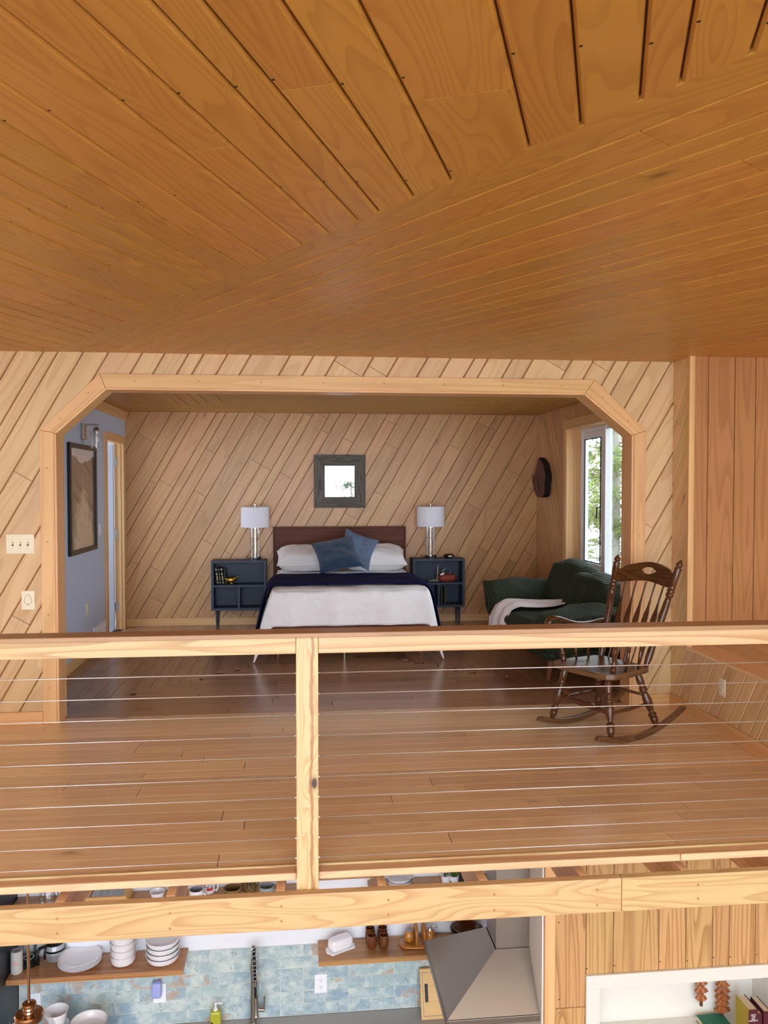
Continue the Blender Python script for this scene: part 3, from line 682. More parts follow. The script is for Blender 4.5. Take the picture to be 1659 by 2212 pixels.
# ---------------------------------------------------------------- floor
fl = struct('floor', 'brown plank floor of the loft and bedroom')
slab(fl, 'subfloor', M['darkgap'], (0,0,-.018), (1,0,0), (0,1,0), [rect(X0, YE+.03, XK+.3, YB+.1)], .03)
YT = 6.0
DLx = lambda y: -1.95 + (y-6.05)*.98     # staggered mitre on the left
DRx = lambda y: 2.62 - (y-6.05)*.98
rows = seq(YE+.02, 8.6, [.108,.122,.135,.115], 51); rows[0] = YE+.004
nails = []
front = [y for y in rows if y < YT]+[YT]
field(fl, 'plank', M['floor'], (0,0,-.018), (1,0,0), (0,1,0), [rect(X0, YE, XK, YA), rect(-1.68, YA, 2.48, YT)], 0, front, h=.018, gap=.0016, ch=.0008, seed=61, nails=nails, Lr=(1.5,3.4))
nail_mesh(fl, nails, (0,0,1), .006, M['hole'], 'floor_plug')
inner = [YT]+[y for y in rows if y > YT+.08]
rr = random.Random(8)
for y0, y1 in zip(inner, inner[1:]):
    a, b = DLx(y0)+rr.uniform(-.05,.12), DRx(y0)+rr.uniform(-.12,.05)
    if b-a < .2: break
    a = max(a, XL); b = min(b, XR)
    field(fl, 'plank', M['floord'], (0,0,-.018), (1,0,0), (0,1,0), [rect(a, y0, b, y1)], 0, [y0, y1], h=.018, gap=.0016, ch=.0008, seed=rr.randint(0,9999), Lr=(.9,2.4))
    for xa, xb, sd in ((XL, a, 1), (b, XR, 2)):
        pass
xs = seq(XL, XR+.1, [.12,.135,.15], 71)
def stair(x0, x1):
    # y where planks along y take over, for a strip between x0 and x1
    xm = (x0+x1)/2; yl = 6.05+(xm+1.95)/.98; yr = 6.05+(2.62-xm)/.98
    y = min(yl, yr); c_ = [v for v in inner if v <= y+.06]
    return max(YT, c_[-1] if c_ else YT)
for x0, x1 in zip(xs, xs[1:]):
    ys = stair(x0, x1); x1 = min(x1, XR)
    # continue under the end of the cross boards
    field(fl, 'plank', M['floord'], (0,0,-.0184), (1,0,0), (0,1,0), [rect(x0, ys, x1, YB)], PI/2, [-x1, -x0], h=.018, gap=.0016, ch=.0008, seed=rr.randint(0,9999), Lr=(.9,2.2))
fe = struct('trim_6', 'light wood nosing boards along the loft edge')
JX = at(1482,1855,Z=0).x
PX0, PX1 = at(640,1650,Y=3.43).x, at(688,1650,Y=3.43).x
for xa, xb in ((X0,PX0-.001),(PX1+.001,JX-.0015),(JX+.0015,XK+.6)):
    MB().box((xa,3.470,-.034),(xb,3.532,-.002)).build('nosing_board', M['joist'], fe, bevel=.005)
MB().box((X0,3.532,-.02),(XK+.6,YE+.003,.006)).build('edge_strip', M['pine'], fe, bevel=.003)
# rim joist, joists and deck underside
rj = struct('trim_7', 'wooden joists carrying the loft floor'); JZ = -.054
for j in range(-5, 10):
    x = -.967+j*.4445 if j < 3 else None
    x = [-3.2,-2.75,-2.3,-1.85,-1.43,-.967,-.52,-.062,.372,.815,1.265,1.735,2.19,2.64,3.1][j+5]
    MB().box((x-.038,3.432,JZ-.16),(x,5.34,JZ)).build('joist', M['joist'], rj, grain=(0,1,0), bevel=.002)
MB().box((PX1-.02,3.60,JZ-.05),(.34,3.64,-.04)).build('blocking', M['joist'], rj, bevel=.002)
ck = struct('ceiling', 'underside of the loft deck above the kitchen'); MB().box((X0,3.56,-.05),(XK+.4,5.4,-.038)).build('deck', M['joist'], ck)
# front beam in two lengths
BJ = at(1344,1960,Y=3.38).x
bm_ = thing('fascia_beam', 'long pale fir beam in front of the loft joists, below the railing', 'beam', (0,3.4,-.2))
for xa, xb in ((X0,BJ-.001),(BJ+.001,XK+.7)):
    MB().box((xa,3.385,-.204),(xb,3.428,-.054)).build('beam_board', M['fir'], bm_, bevel=.004)
pts = []
for px, ya, yb in ((123,1985,2017),(367,1973,2006),(608,1958,1990),(839,1944,1976),(1068,1933,1966),(1290,1922,1955),(1508,1911,1941)):
    for y in (ya, yb): pts.append(at(px, y, Y=3.3845))
for p in pts:
    q = MB(); q.lathe([(.0058,0),(.0052,.0015)], 12, (0,0,0), Matrix.Translation(p) @ Matrix.Rotation(PI/2, 4, 'X')); q.build('wood_plug', M['plug'], bm_)
# ---------------------------------------------------------------- railing
ra = thing('cable_railing', 'pine post and cap railing with horizontal steel cables along the loft edge', 'railing', (PX0,3.47,0))
zc0 = at(663,1378,Y=3.40).z; zc1 = at(663,1368,Y=3.40).z
MB().box((X0+.02,3.40,zc0),(XK+1.2,3.525,zc1)).build('cap_rail', M['captop'], ra, bevel=.003)
zf0 = at(690,1410,Y=3.45).z
MB().box((X0+.02,3.437,zf0),(PX0-.001,3.475,zc0)).build('rail_board', M['pine'], ra, bevel=.002)
MB().box((PX1+.001,3.437,zf0),(XK+1.2,3.475,zc0)).build('rail_board', M['pine'], ra, bevel=.002)
KNOT = at(679,1692,Y=3.43)
pm = MB().box((PX0,3.43,-.19),(PX1,3.52,zc0)).build('post', post_mat(), ra, grain=(0,0,1), bevel=.003)
for xp in (-2.35, 2.55):
    MB().box((xp,3.43,-.19),(xp+.094,3.52,zc0)).build('post', M['pine'], ra, grain=(0,0,1), bevel=.003)
yl_ = [1340+z*.2712 for z in (425,592,757,922,1087,1252,1413,1575,1735,1893)]; yr_ = [1340+z*.2712 for z in (415,583,749,915,1080,1243,1405,1567,1728,1887)]
for ya, yb in zip(yl_, yr_):
    z = (at(640,ya,Y=3.475).z+at(688,yb,Y=3.475).z)/2
    m = MB(); m.tube([(-2.3,3.475,z),(PX0+.01,3.475,z)], .0022, 6); cb = m.build('cable', M['cable'], ra, smooth=True)
    m = MB(); m.tube([(PX0-.006,3.475,z),(PX0+.005,3.475,z)], .0034, 8); m.build('ferrule', M['chrome'], cb)
    m = MB(); m.tube([(PX1-.01,3.475,z),(2.6,3.475,z)], .0022, 6); cb = m.build('cable', M['cable'], ra, smooth=True)
    m = MB(); m.tube([(PX1-.005,3.475,z),(PX1+.006,3.475,z)], .0034, 8); m.build('ferrule', M['chrome'], cb)
# ---------------------------------------------------------------- main room shell (behind the camera)
sh_ = struct('wall_window', 'timber frame of the tall windows opposite the loft')
mb = MB(); ZR = 5.2
for a, b in (((X0,Y0-.15,ZLOW),(-4.3,Y0,ZR)),((4.3,Y0-.15,ZLOW),(X1,Y0,ZR)),((-4.3,Y0-.15,ZLOW),(4.3,Y0,-2.5)),((-4.3,Y0-.15,4.95),(4.3,Y0,ZR)),((-4.3,Y0-.12,.0),(4.3,Y0,.14)),((-1.6,Y0-.12,-2.5),(-1.48,Y0,4.95)),((.2,Y0-.12,-2.5),(.32,Y0,4.95)),((2.35,Y0-.12,-2.5),(2.47,Y0,4.95))): mb.box(a, b)
mb.build('timber', M['trimw'], sh_, grain=(0,0,1))
rf = struct('ceiling', 'high roof over the main room behind the viewer'); MB().box((X0,Y0,ZR),(X1,YR,ZR+.1)).build('boards', M['wall'], rf); MB().box((X0,YR-.02,ZC+.0),(X1,YR,ZR)).build('boards', M['wall'], rf)
sw_ = struct('wall_far_left', 'left wall of the tall main room'); MB().box((X0-.1,Y0,ZLOW),(X0,YA+.2,5.2)).build('boarding', M['wall'], sw_, grain=(0,0,1))
sw_ = struct('wall_far_right', 'right wall of the tall main room'); MB().box((X1,Y0,ZLOW),(X1+.1,YA+.2,5.2)).build('boarding', M['wall'], sw_, grain=(0,0,1))
lf = struct('floor', 'lower floor of the main room'); MB().box((X0,Y0,ZLOW-.1),(X1,YA,ZLOW)).build('boards', M['lower'], lf)
# ================================================================ bedroom things
BX = .498
bd = thing('bed', 'low walnut bed with a plain panelled headboard, behind the railing', 'bed', (BX,9.8,0))
mb = MB(); mb.box((BX-.785,9.845,.30),(BX+.785,9.875,1.165)); mb.build('headboard_panel', M['walnut'], bd, bevel=.002)
mb = MB(); mb.box((BX-.803,9.825,.12),(BX-.785,9.885,1.183)); mb.box((BX+.785,9.825,.12),(BX+.803,9.885,1.183)); mb.box((BX-.785,9.825,1.165),(BX+.785,9.885,1.183)); mb.build('headboard_frame', M['walnut'], bd, bevel=.002)
mb = MB(); mb.box((BX-.725,7.80,.25),(BX-.695,9.83,.35)); mb.box((BX+.695,7.80,.25),(BX+.725,9.83,.35)); mb.box((BX-.695,7.80,.25),(BX+.695,7.83,.35)); mb.build('bed_frame', M['walnut'], bd, grain=(0,1,0), bevel=.003)
MB().superbox((BX,8.81,.495), (.70,1.0,.14), 6, .1).build('mattress', M['spread'], bd, smooth=True)
for x, y in ((BX-.70,7.88),(BX+.695,7.88),(BX-.7,9.7),(BX+.7,9.7),(BX-.05,8.0)):
    m = MB(); m.turned((x,y,.26),(x,y,0), [(0,.026),(.7,.018),(.72,.019),(1,.015)], 14); m.build('leg', M['legw'] if abs(x-BX) > .2 else M['nickel'], bd, smooth='auto')
# bedspread: one draped sheet. u across (-1..1), v along (head 0 .. foot 1)
ZM = .682
def drape(u, v):
    """u,v in 0..1 -> point; sides and foot fall over the mattress edge"""
    s = (u-.5)*2; W_, Lh = .74, 9.72; Y1 = 7.765; dropS, dropF = .50, .345
    tw_ = abs(s)*(W_+dropS); tl = v*(Lh-Y1+dropF)
    z = ZM; x = min(tw_, W_); y = Lh-min(tl, Lh-Y1); dz = 0
    over_s = max(0, tw_-W_); over_f = max(0, tl-(Lh-Y1))
    R = .05
    if over_s > 0:
        x += (.03*(1-math.exp(-over_s/.05)) + over_s*.19)*(1 if y < 9.3 else .25); dz = over_s*.97
    if over_f > 0:
        y -= .03*(1-math.exp(-over_f/.05)) + over_f*.10; dz = max(over_s, over_f)*.98+min(over_s, over_f)*.68
    # corner folds outward
    if over_s > 0 and over_f > 0:
        k = min(over_s, over_f); x += k*.10*math.sin(9*(over_s-over_f)); y -= k*.05
    wr = .006*math.sin(17*x*(1 if s > 0 else -1)+3*y)*math.sin(5*y+2*x)+.010*noise.noise(Vector((x*3*(1 if s>0 else -1), y*3, 0)))
    z = ZM-dz
    if over_s > 0 and y < 9.3: x += .022*math.sin(y*11+s)*min(1, over_s*4)+.015*math.sin(y*23)*min(1, over_s*3)
    if over_f > 0: y += .012*math.sin(x*13*(1 if s > 0 else -1))*min(1, over_f*4)+.006*math.sin(x*31)*min(1, over_f*3)
    if over_s <= 0 and over_f <= 0:
        z += wr; e = min((W_-x)/.06, 1, (y-Y1)/.06); z -= .022*(1-max(0, e))**2
        if y > 9.25: z += 0
    return Vector((BX+(1 if s >= 0 else -1)*x, y, max(.012, z)))
m = MB(); m.grid(drape, 110, 100)
o = m.build('bedspread', M['spread'], None, smooth=True, solid=.006)
tag(o, 'white crinkled bedspread hanging over the sides of the bed', 'bedspread')
# navy throw lying across the bedspread
def throw(u, v):
    s = (u-.5)*2; y = 8.90-v*.93
    t = abs(s)*(.755+ (.56 if s < 0 else .50)); ov = max(0, t-.755); x = min(t, .755)
    z = ZM+.034 + .007*math.sin(y*21+x*2)+.004*math.sin(x*9+y*7)
    if ov > 0: x += .060*(1-math.exp(-ov/.04))+ov*.20+.010*math.sin(y*15)*min(1, ov*5); z = z-ov*.96
    e = min((.755-t)/.07, 1) if ov <= 0 else 0; z -= .014*(1-max(0, e))**2 if ov <= 0 else .014
    y += .02*math.sin(x*3)+.10*ov*(.5-v)
    return Vector((BX+(1 if s >= 0 else -1)*x, y, max(.02, z)))
m = MB(); m.grid(throw, 90, 24)
tag(m.build('throw_blanket', M['throw'], None, smooth=True, solid=.010), 'navy velvet throw folded across the middle of the bed', 'blanket')
# sleeping pillows
def pillow(name, c, w, d, t, rx, rz, mat, label, cat, group=None, pinch=.10, seed=1, n=14, ry=0, freq=3.0, amp=.012):
    R = Matrix.Translation(c) @ Matrix.Rotation(rz, 4, 'Z') @ Matrix.Rotation(rx, 4, 'X') @ Matrix.Rotation(ry, 4, 'Z')
    m = MB(); vs, uvs = [], []
    for side in (1, -1):
        def f(u, v):
            a, b = u*2-1, v*2-1
            h = t*((1-a**4)*(1-b**4))**.55
            k = 1-pinch*(1-a*a)*(b*b) ; k2 = 1-pinch*(1-b*b)*(a*a)
            p = Vector((a*w*k2, b*d*k, side*h)); p += Vector((0,0,1))*noise.noise(Vector((a*freq, b*freq, seed+side)))*amp*(1-a**4)*(1-b**4)*4
            return R @ p
        base = len(m.v); m.grid(f, n, n)
        fs = m.f[-n*n:]
        q = [[((base and i), 0)] for i in range(0)]
        for k in range(len(m.f)-n*n, len(m.f)):
            i, j = (k-(len(m.f)-n*n))//n, (k-(len(m.f)-n*n)) % n
            m.uv[k] = [(a/n*w*2, b/n*d*2) for a, b in ((i,j),(i+1,j),(i+1,j+1),(i,j+1))]
            if side < 0: m.f[k] = m.f[k][::-1]; m.uv[k] = m.uv[k][::-1]
    o = m.build(name, mat, None, smooth=True); tag(o, label, cat, group); return o
pillow('bed_pillow', (BX-.385,9.49,.84), .37, .25, .12, math.radians(16), .03, M['spread'], 'white bed pillow at the head of the bed, left of the blue cushions', 'pillow', None, .06, 3, ry=0, amp=.006)
pillow('bed_pillow', (BX+.385,9.49,.84), .37, .25, .125, math.radians(16), -.03, M['spread'], 'white bed pillow at the head of the bed, right of the blue cushions', 'pillow', None, .06, 5, amp=.006)
pillow('throw_cushion', (.67,9.31,.945), .205, .205, .065, math.radians(64), .08, M['fuzzy'], 'dusty grey blue plush cushion leaning behind the corduroy one', 'cushion', 'blue cushions on the bed', .12, 7, 18, ry=math.radians(-22), amp=.006)
pillow('throw_cushion', (.42,9.12,.905), .245, .245, .07, math.radians(42), -.05, M['cord'], 'deep blue corduroy cushion lying in front on the white bed', 'cushion', 'blue cushions on the bed', .12, 9, 18, ry=math.radians(14), amp=.006)
# ---------------------------------------------------------------- nightstands
def nightstand(x0, x1, label):
    yb, yf = 9.895, 9.63; z0, z1 = .215, .80; t = .028
    r = thing('nightstand', label, 'nightstand', ((x0+x1)/2, (yb+yf)/2, 0), 0, 'slate blue nightstands')
    m = MB(); m.box((x0,yf,z0),(x0+t,yb,z1-t)); m.box((x1-t,yf,z0),(x1,yb,z1-t)); m.box((x0+t,yf,z0),(x1-t,yb,z0+t)); m.build('case', M['slate'], r, bevel=.0015)
    MB().box((x0,yf-.002,z1-t),(x1,yb,z1)).build('top', M['slate'], r, bevel=.0015)
    MB().box((x0+t,yb-.012,z0+t),(x1-t,yb-.004,z1-t)).build('back_panel', M['slate'], r)
    zm = z0+t+.245
    MB().box((x0+t,yf+.002,zm),(x1-t,yb-.012,zm+.026)).build('shelf', M['slate'], r, bevel=.001)
    xm = (x0+x1)/2
    MB().box((xm-.013,yf+.002,z0+t),(xm+.013,yb-.012,zm)).build('divider', M['slate'], r, bevel=.001)
    for x in (x0+.06, x1-.06):
        for y in (yf+.045, yb-.045):
            m = MB(); m.turned((x,y,z0),(x,y,0), [(0,.019),(1,.009)], 12); m.build('leg', M['slate'], r, smooth='auto')
    return r, zm+.026, z0+t
NLx0, NLx1 = at(456,1250,Y=9.63).x, at(575,1250,Y=9.63).x
NRx0, NRx1 = at(892,1250,Y=9.63).x, at(1004,1250,Y=9.63).x
_, ZS, ZL = nightstand(NLx0, NLx1, 'slate blue open nightstand left of the bed, with old books and a brass bird')
nightstand(NRx0, NRx1, 'slate blue open nightstand right of the bed, with an antler and a duck decoy')
ZT = .80
# ---------------------------------------------------------------- lamps
def lamp(px, label):
    x = at(px, 1213, Y=9.76).x; c = (x, 9.76, ZT)
    r = thing('table_lamp', label, 'lamp', c, 0, 'glass table lamps beside the bed')
    m = MB(); m.lathe([(.0,.0),(.066,.0),(.068,.004),(.068,.040),(.064,.044),(0,.044)], 32, c, cap=False); m.build('base', M['chrome'], r, smooth='auto')
    m = MB(); pr = [(.058,.044),(.060,.10),(.057,.16),(.061,.21),(.058,.27),(.060,.33),(.058,.372)]; m.lathe(pr, 28, c, cap=False); m.build('glass_body', M['glass'], r, smooth=True)
    m = MB(); m.lathe([(0,.372),(.062,.372),(.062,.384),(.02,.39),(.012,.40),(0,.40)], 28, c, cap=False); m.build('top_cap', M['chrome'], r, smooth='auto')
    m = MB(); m.lathe([(.0045,.044),(.0045,.62)], 10, c); m.build('rod', M['chrome'], r, smooth='auto')
    sh0, sh1 = .385, .625; m = MB(); n = 40
    m.lathe([(.170,sh0),(.165,sh1),(.1635,sh1),(.1685,sh0),(.170,sh0)], n, c, cap=False); s = m.build('shade', M['shade'], r, grain=(0,0,1), smooth='auto')
    m = MB(); m.lathe([(.1705,sh0),(.1715,sh0),(.1713,sh0+.008),(.1705,sh0+.008)], n, c, cap=False); m.build('shade_rim', M['white'], s, smooth='auto'); m = MB(); m.lathe([(.1658,sh1-.008),(.1668,sh1-.008),(.1666,sh1),(.1656,sh1)], n, c, cap=False); m.build('shade_rim', M['white'], s, smooth='auto')
    m = MB(); 
    for k in range(3):
        a = k*2*PI/3; m.tube([(c[0],c[1],c[2]+.612),(c[0]+.165*math.cos(a),c[1]+.165*math.sin(a),c[2]+.618)], .0018, 6)
    m.build('spider', M['chrome'], r)
    m = MB(); m.lathe([(0,.615),(.008,.615),(.006,.632),(.0055,.640),(.012,.645),(.0135,.654),(.011,.664),(0,.668)], 18, c, cap=False); m.build('finial', M['chrome'], r, smooth='auto')
    m = MB(); m.lathe([(0,.40),(.017,.40),(.017,.44),(.012,.45),(.028,.48),(.03,.50),(.022,.53),(0,.54)], 16, c, cap=False); m.build('bulb', M['porc'], r, smooth=True)
    m = MB(); m.tube([(c[0]+.06*sg_,c[1]+.05,ZT+.006) for sg_ in (-.2,)]+[(c[0]-.08,c[1]+.06,ZT+.005),(c[0]-.105,c[1]+.05,ZT+.02),(c[0]-.115,c[1]+.06,ZT+.04),(c[0]-.10,c[1]+.09,ZT+.03),(c[0]-.09,c[1]+.12,ZT+.006)], .0025, 6); m.build('cord', M['gold'], r, smooth=True)
    return r
lamp(551.5, 'glass column table lamp with white drum shade on the left nightstand')
lamp(930, 'glass column table lamp with white drum shade on the right nightstand')
# ---------------------------------------------------------------- books on nightstands
def book(c, w, h, d, lean, cover, label, gilt=True, group=None, rz=0, spine_label=None):
    """standing book: thickness w along x, spine facing -y, leaning about its lower edge by angle lean (to +x)"""
    r = thing('book', label, 'book', c, 0, group); r.rotation_euler = (0, lean, rz)
    m = MB(); m.box((0,-.0,0),(w,.004,h)); m.box((0,0,0),(.0025,d,h)); m.box((w-.0025,0,0),(w,d,h)); m.build('cover', cover, r, local=True, bevel=.0008)
    MB().box((.003,.004,.003),(w-.003,d-.004,h-.003)).build('pages', M['pages'], r, local=True)
    if gilt:
        m = MB()
        for z0, z1, k in ((.08,.14,.8),(.22,.5,.5),(.56,.66,.7),(.84,.92,.8)): m.box((w*(1-k)/2,-.0008,h*z0),(w*(1+k)/2,0,h*z1))
        m.build('spine_print', M['gilt'], r, local=True, kind='stuff')
    return r
g = 'old green books on the left nightstand'
x = NLx0+.034
for w, h, ln, cov, lb, gl in ((.026,.200,-.14,M['bdark'],'old book with a bright gilt spine, leftmost on the left nightstand',True), (.014,.198,-.13,M['bdark'],'thin dark book second from the left on the left nightstand',True), (.024,.202,-.12,M['bdark'],'dark green book with tan bands, third on the left nightstand',True), (.020,.185,-.12,M['bolive'],'shorter grey green book at the right end of the left nightstand row',False)):
    q = book((x+h*math.sin(-ln)*1.0,9.70,ZS), w, h, .13, ln, cov, lb, gl, g); x += w+.012
    q.location.z = ZS+.0005+w*math.sin(-ln)*0
x = (NRx0+NRx1)/2+.035
for w, cov, lb in ((.022,M['bolive'],'left of two faded green books in the low right cubby of the right nightstand'), (.024,M['bolive'],'right of two faded green books in the low right cubby of the right nightstand')):
    book((x,9.70,ZL+.001), w, .195, .13, 0, cov, lb, False, 'faded books in the right nightstand'); x += .040
# brass bird
bc = Vector((NLx0+.228, 9.685, ZS+.001)); r = thing('brass_bird', 'small old brass bird figurine with a long beak beside the books', 'figurine', bc)
m = MB(); m.lathe([(0,0),(.028,0),(.03,.004),(.024,.008),(.006,.012),(.004,.03),(0,.03)], 20, bc, cap=False); m.tube([bc+Vector((.01,0,.01)), bc+Vector((.014,0,.03))], .0025, 6); m.tube([bc+Vector((-.01,0,.01)), bc+Vector((-.006,0,.03))], .0025, 6); m.build('base', M['gold'], r, smooth='auto')
m = MB(); m.superbox(bc+Vector((-.012,0,.055)), (.05,.026,.030), 8, .9); m.tube([bc+Vector((-.05,0,.06)), bc+Vector((-.085,0,.085))], [.018,.004], 8); m.superbox(bc+Vector((.03,0,.07)), (.02,.016,.018), 6, .9); m.build('body', M['gold'], r, smooth=True)
m = MB(); m.tube([bc+Vector((.04,0,.065)), bc+Vector((.08,-.01,.088)), bc+Vector((.115,-.015,.108))], [.009,.006,.002], 8); m.build('beak', M['gold'], r, smooth=True)
# antler
ac = at(935,1262,Y=9.72); ac.z = ZS+.008
r = thing('antler', 'pale forked deer antler lying on the right nightstand shelf', 'antler', ac)
m = MB()
V3 = Vector
m.tube([ac+V3((-.05,-.01,.002)), ac+V3((-.01,0,.004)), ac+V3((.035,0,.008)), ac+V3((.09,.0,.008)), ac+V3((.15,.02,.012)), ac+V3((.20,.03,.06)), ac+V3((.225,.03,.115))], [.006,.009,.012,.011,.010,.008,.003], 10)
m.build('beam', M['antler'], r, smooth=True)
m = MB(); m.tube([ac+V3((.045,0,.008)), ac+V3((.058,0,.06)), ac+V3((.058,0,.12)), ac+V3((.060,0,.165)), ac+V3((.070,0,.205))], [.012,.010,.010,.007,.002], 10)
m.tube([ac+V3((.058,0,.09)), ac+V3((.085,-.005,.112)), ac+V3((.12,-.01,.125)), ac+V3((.16,-.015,.16))], [.008,.007,.006,.002], 10)
m.tube([ac+V3((-.03,-.01,.003)), ac+V3((-.0,-.015,.018)), ac+V3((.02,-.02,.032))], [.005,.004,.001], 8); m.build('tine', M['antler'], r, smooth=True)
# duck decoy
dc = at(964,1262,Y=9.665); dc.z = ZS+.009
r = thing('duck_decoy', 'small red brown duck decoy with a black and white head', 'decoy', dc)
m = MB(); m.superbox(dc+V3((.01,0,.040)), (.094,.042,.042), 10, .85, fn=lambda p, q: p+V3((0,0,.012*max(0,q.x)**2*(1 if q.z > 0 else .2)))); m.build('body', M['red'], r, smooth=True)
m = MB(); m.superbox(dc+V3((-.052,0,.092)), (.024,.020,.026), 8, .9); m.tube([dc+V3((-.052,0,.06)), dc+V3((-.05,0,.085))], [.022,.017], 12); m.build('head', M['porc'], r, smooth=True)
m = MB(); m.superbox(dc+V3((-.058,0,.105)), (.024,.019,.016), 8, .9); m.build('crown', M['ink'], r, smooth=True)
m = MB(); m.tube([dc+V3((-.07,0,.088)), dc+V3((-.09,0,.082)), dc+V3((-.102,0,.080))], [.010,.007,.005], 8); m.build('bill', M['ink'], r, smooth=True)
# red glass dish
gc = at(970,1208,Y=9.74); gc.z = ZT
r = thing('trinket_dish', 'low dark red glass dish beside the right lamp', 'dish', gc)
m = MB(); m.lathe([(0,.002),(.045,.0),(.062,.016),(.068,.03),(.062,.046),(.05,.048),(.048,.044),(.056,.03),(.045,.014),(0,.012)], 8, gc, cap=False); m.build('bowl', M['amber'], r)
m = MB(); m.box(gc+V3((-.022,-.067,.018)), gc+V3((.024,-.062,.034))); m.build('foil_tag', M['nickel'], r)
# ---------------------------------------------------------------- mirror
mc = at(734,1040,Y=YB); x0, x1 = at(678,1040,Y=YB-.02).x, at(789.5,1040,Y=YB-.02).x; z0, z1 = at(734,1097,Y=YB-.02).z, at(734,982.5,Y=YB-.02).z; fw = .135
r = thing('wall_mirror', 'square mirror in a wide weathered grey wood frame above the bed', 'mirror', (mc.x, YB, z0))
o4 = [(x0,z0),(x1,z0),(x1,z1),(x0,z1)]; i4 = [(x0+fw,z0+fw),(x1-fw,z0+fw),(x1-fw,z1-fw),(x0+fw,z1-fw)]
for k in range(4):
    a, b, c_, d_ = o4[k], o4[(k+1)%4], i4[(k+1)%4], i4[k]; m = MB(); yo, yi = YB-.032, YB-.018
    vs = [(a[0],yo,a[1]),(b[0],yo,b[1]),(c_[0],yi,c_[1]),(d_[0],yi,d_[1]),(a[0],YB,a[1]),(b[0],YB,b[1]),(c_[0],YB,c_[1]),(d_[0],YB,d_[1])]
    m.mesh(vs, [(0,1,2,3),(7,6,5,4),(0,4,5,1),(1,5,6,2),(2,6,7,3),(3,7,4,0)]); m.build('frame_board', M['barn'], r, grain=(b[0]-a[0],0,b[1]-a[1]), bevel=.0012)
MB().box((x0+fw-.004,YB-.012,z0+fw-.004),(x1-fw+.004,YB-.008,z1-fw+.004)).build('mirror_glass', M['mirror'], r)
# ---------------------------------------------------------------- things on the blue wall
P4 = [at(143,953,X=XL+.03), at(203,967,X=XL+.03), at(203,1190,X=XL+.03), at(147,1200,X=XL+.03)]
ya, yb = 7.47, 8.43; za, zb = 1.04, 2.06
r = thing('framed_picture', 'dark framed tall waterfall photograph on the blue wall', 'picture', (XL+.02,7.95,1.04))
m = MB(); f = .045
for a, b in (((XL+.002,ya,za),(XL+.03,ya+f,zb)),((XL+.002,yb-f,za),(XL+.03,yb,zb)),((XL+.002,ya+f,za),(XL+.03,yb-f,za+f)),((XL+.002,ya+f,zb-f),(XL+.03,yb-f,zb))): m.box(a, b)
m.build('frame', plain('black_brown_frame', (34,24,22), .35, noise_amt=.1), r, grain=(0,0,1), bevel=.002)
m = MB(); m.poly([(XL+.014,ya+f,za+f),(XL+.014,yb-f,za+f),(XL+.014,yb-f,zb-f),(XL+.014,ya+f,zb-f)], [(0,0),(1,0),(1,1),(0,1)]); m.build('print', M['fall'], r)
# wall sconce
sc = at(180,925,X=XL); sc = Vector((XL, 8.0, 2.17))
r = thing('wall_sconce', 'brushed nickel wall light with a clear glass cylinder above the picture', 'sconce', sc)
MB().box((XL,7.93,2.11),(XL+.03,8.05,2.26)).build('back_plate', M['nickel'], r, bevel=.004)
m = MB(); m.box((XL+.03,7.985,2.245),(XL+.155,8.0,2.26)); m.build('arm', M['nickel'], r, bevel=.002)
g0 = (XL+.13,7.993,2.03)
m = MB(); m.lathe([(.0,.2),(.016,.2),(.024,.19),(.028,.175),(.022,.165),(.022,.135),(.0,.135)], 20, g0, cap=False); m.build('socket', M['nickel'], r, smooth='auto')
m = MB(); m.lathe([(.052,0),(.052,.165),(.030,.168)], 28, g0, cap=False); m.build('glass_cylinder', M['glass'], r, smooth='auto')
m = MB(); m.lathe([(0,.045),(.018,.052),(.030,.075),(.028,.095),(.016,.12),(.013,.137),(0,.137)], 20, g0, cap=False); m.build('bulb', M['porc'], r, smooth=True)
def wallplate(name, label, cat, X, y, z, w, h, nx, kind, mat, rocker=0):
    """plate on a wall facing +x (nx=1) or -x (nx=-1)"""
    r = thing(name, label, cat, (X, y, z)); MB().box((X,y-w/2,z-h/2),(X+nx*.006,y+w/2,z+h/2)).build('plate', mat, r, bevel=.002)
    if kind == 'switch': MB().box((X+nx*.006,y-.005,z-.012),(X+nx*.014,y+.005,z+.012)).build('toggle', mat, r, bevel=.001)
    if kind == 'outlet':
        for dz in (-.02, .02):
            m = MB(); m.box((X+nx*.006,y-.016,z+dz-.014),(X+nx*.0085,y+.016,z+dz+.014)); s = m.build('socket', mat, r, bevel=.002)
            m = MB(); m.box((X+nx*.0085,y-.008,z+dz-.004),(X+nx*.0092,y-.006,z+dz+.006)); m.box((X+nx*.0085,y+.006,z+dz-.004),(X+nx*.0092,y+.008,z+dz+.006)); m.build('slot', M['slot'], s)
    return r
wallplate('light_switch', 'small white switch plate between the picture and the door', 'switch', XL, 8.64, 1.22, .07, .115, 1, 'switch', M['outlet'])
wallplate('wall_outlet', 'cream outlet low on the pale blue wall', 'outlet', XL, 8.10, .48, .07, .115, 1, 'outlet', M['plate'])
wallplate('wall_outlet', 'ivory outlet on the low diagonal plank wall at right', 'outlet', XK-.001, 5.12, .325, .078, .118, -1, 'outlet', M['plate'])
r = thing('floor_vent', 'white louvred vent cover at the foot of the blue wall', 'vent', (XL, 8.6, .1))
m = MB(); m.prism([(XL,8.33,.10),(XL,8.33,.26),(XL,8.80,.26),(XL,8.80,.10)], (.02,0,0)); m.build('cover', M['vinyl'], r, bevel=.002)
for k in range(9): MB().box((XL+.02,8.40+k*.042,.12),(XL+.026,8.42+k*.042,.235)).build('louvre', M['outlet'], r)
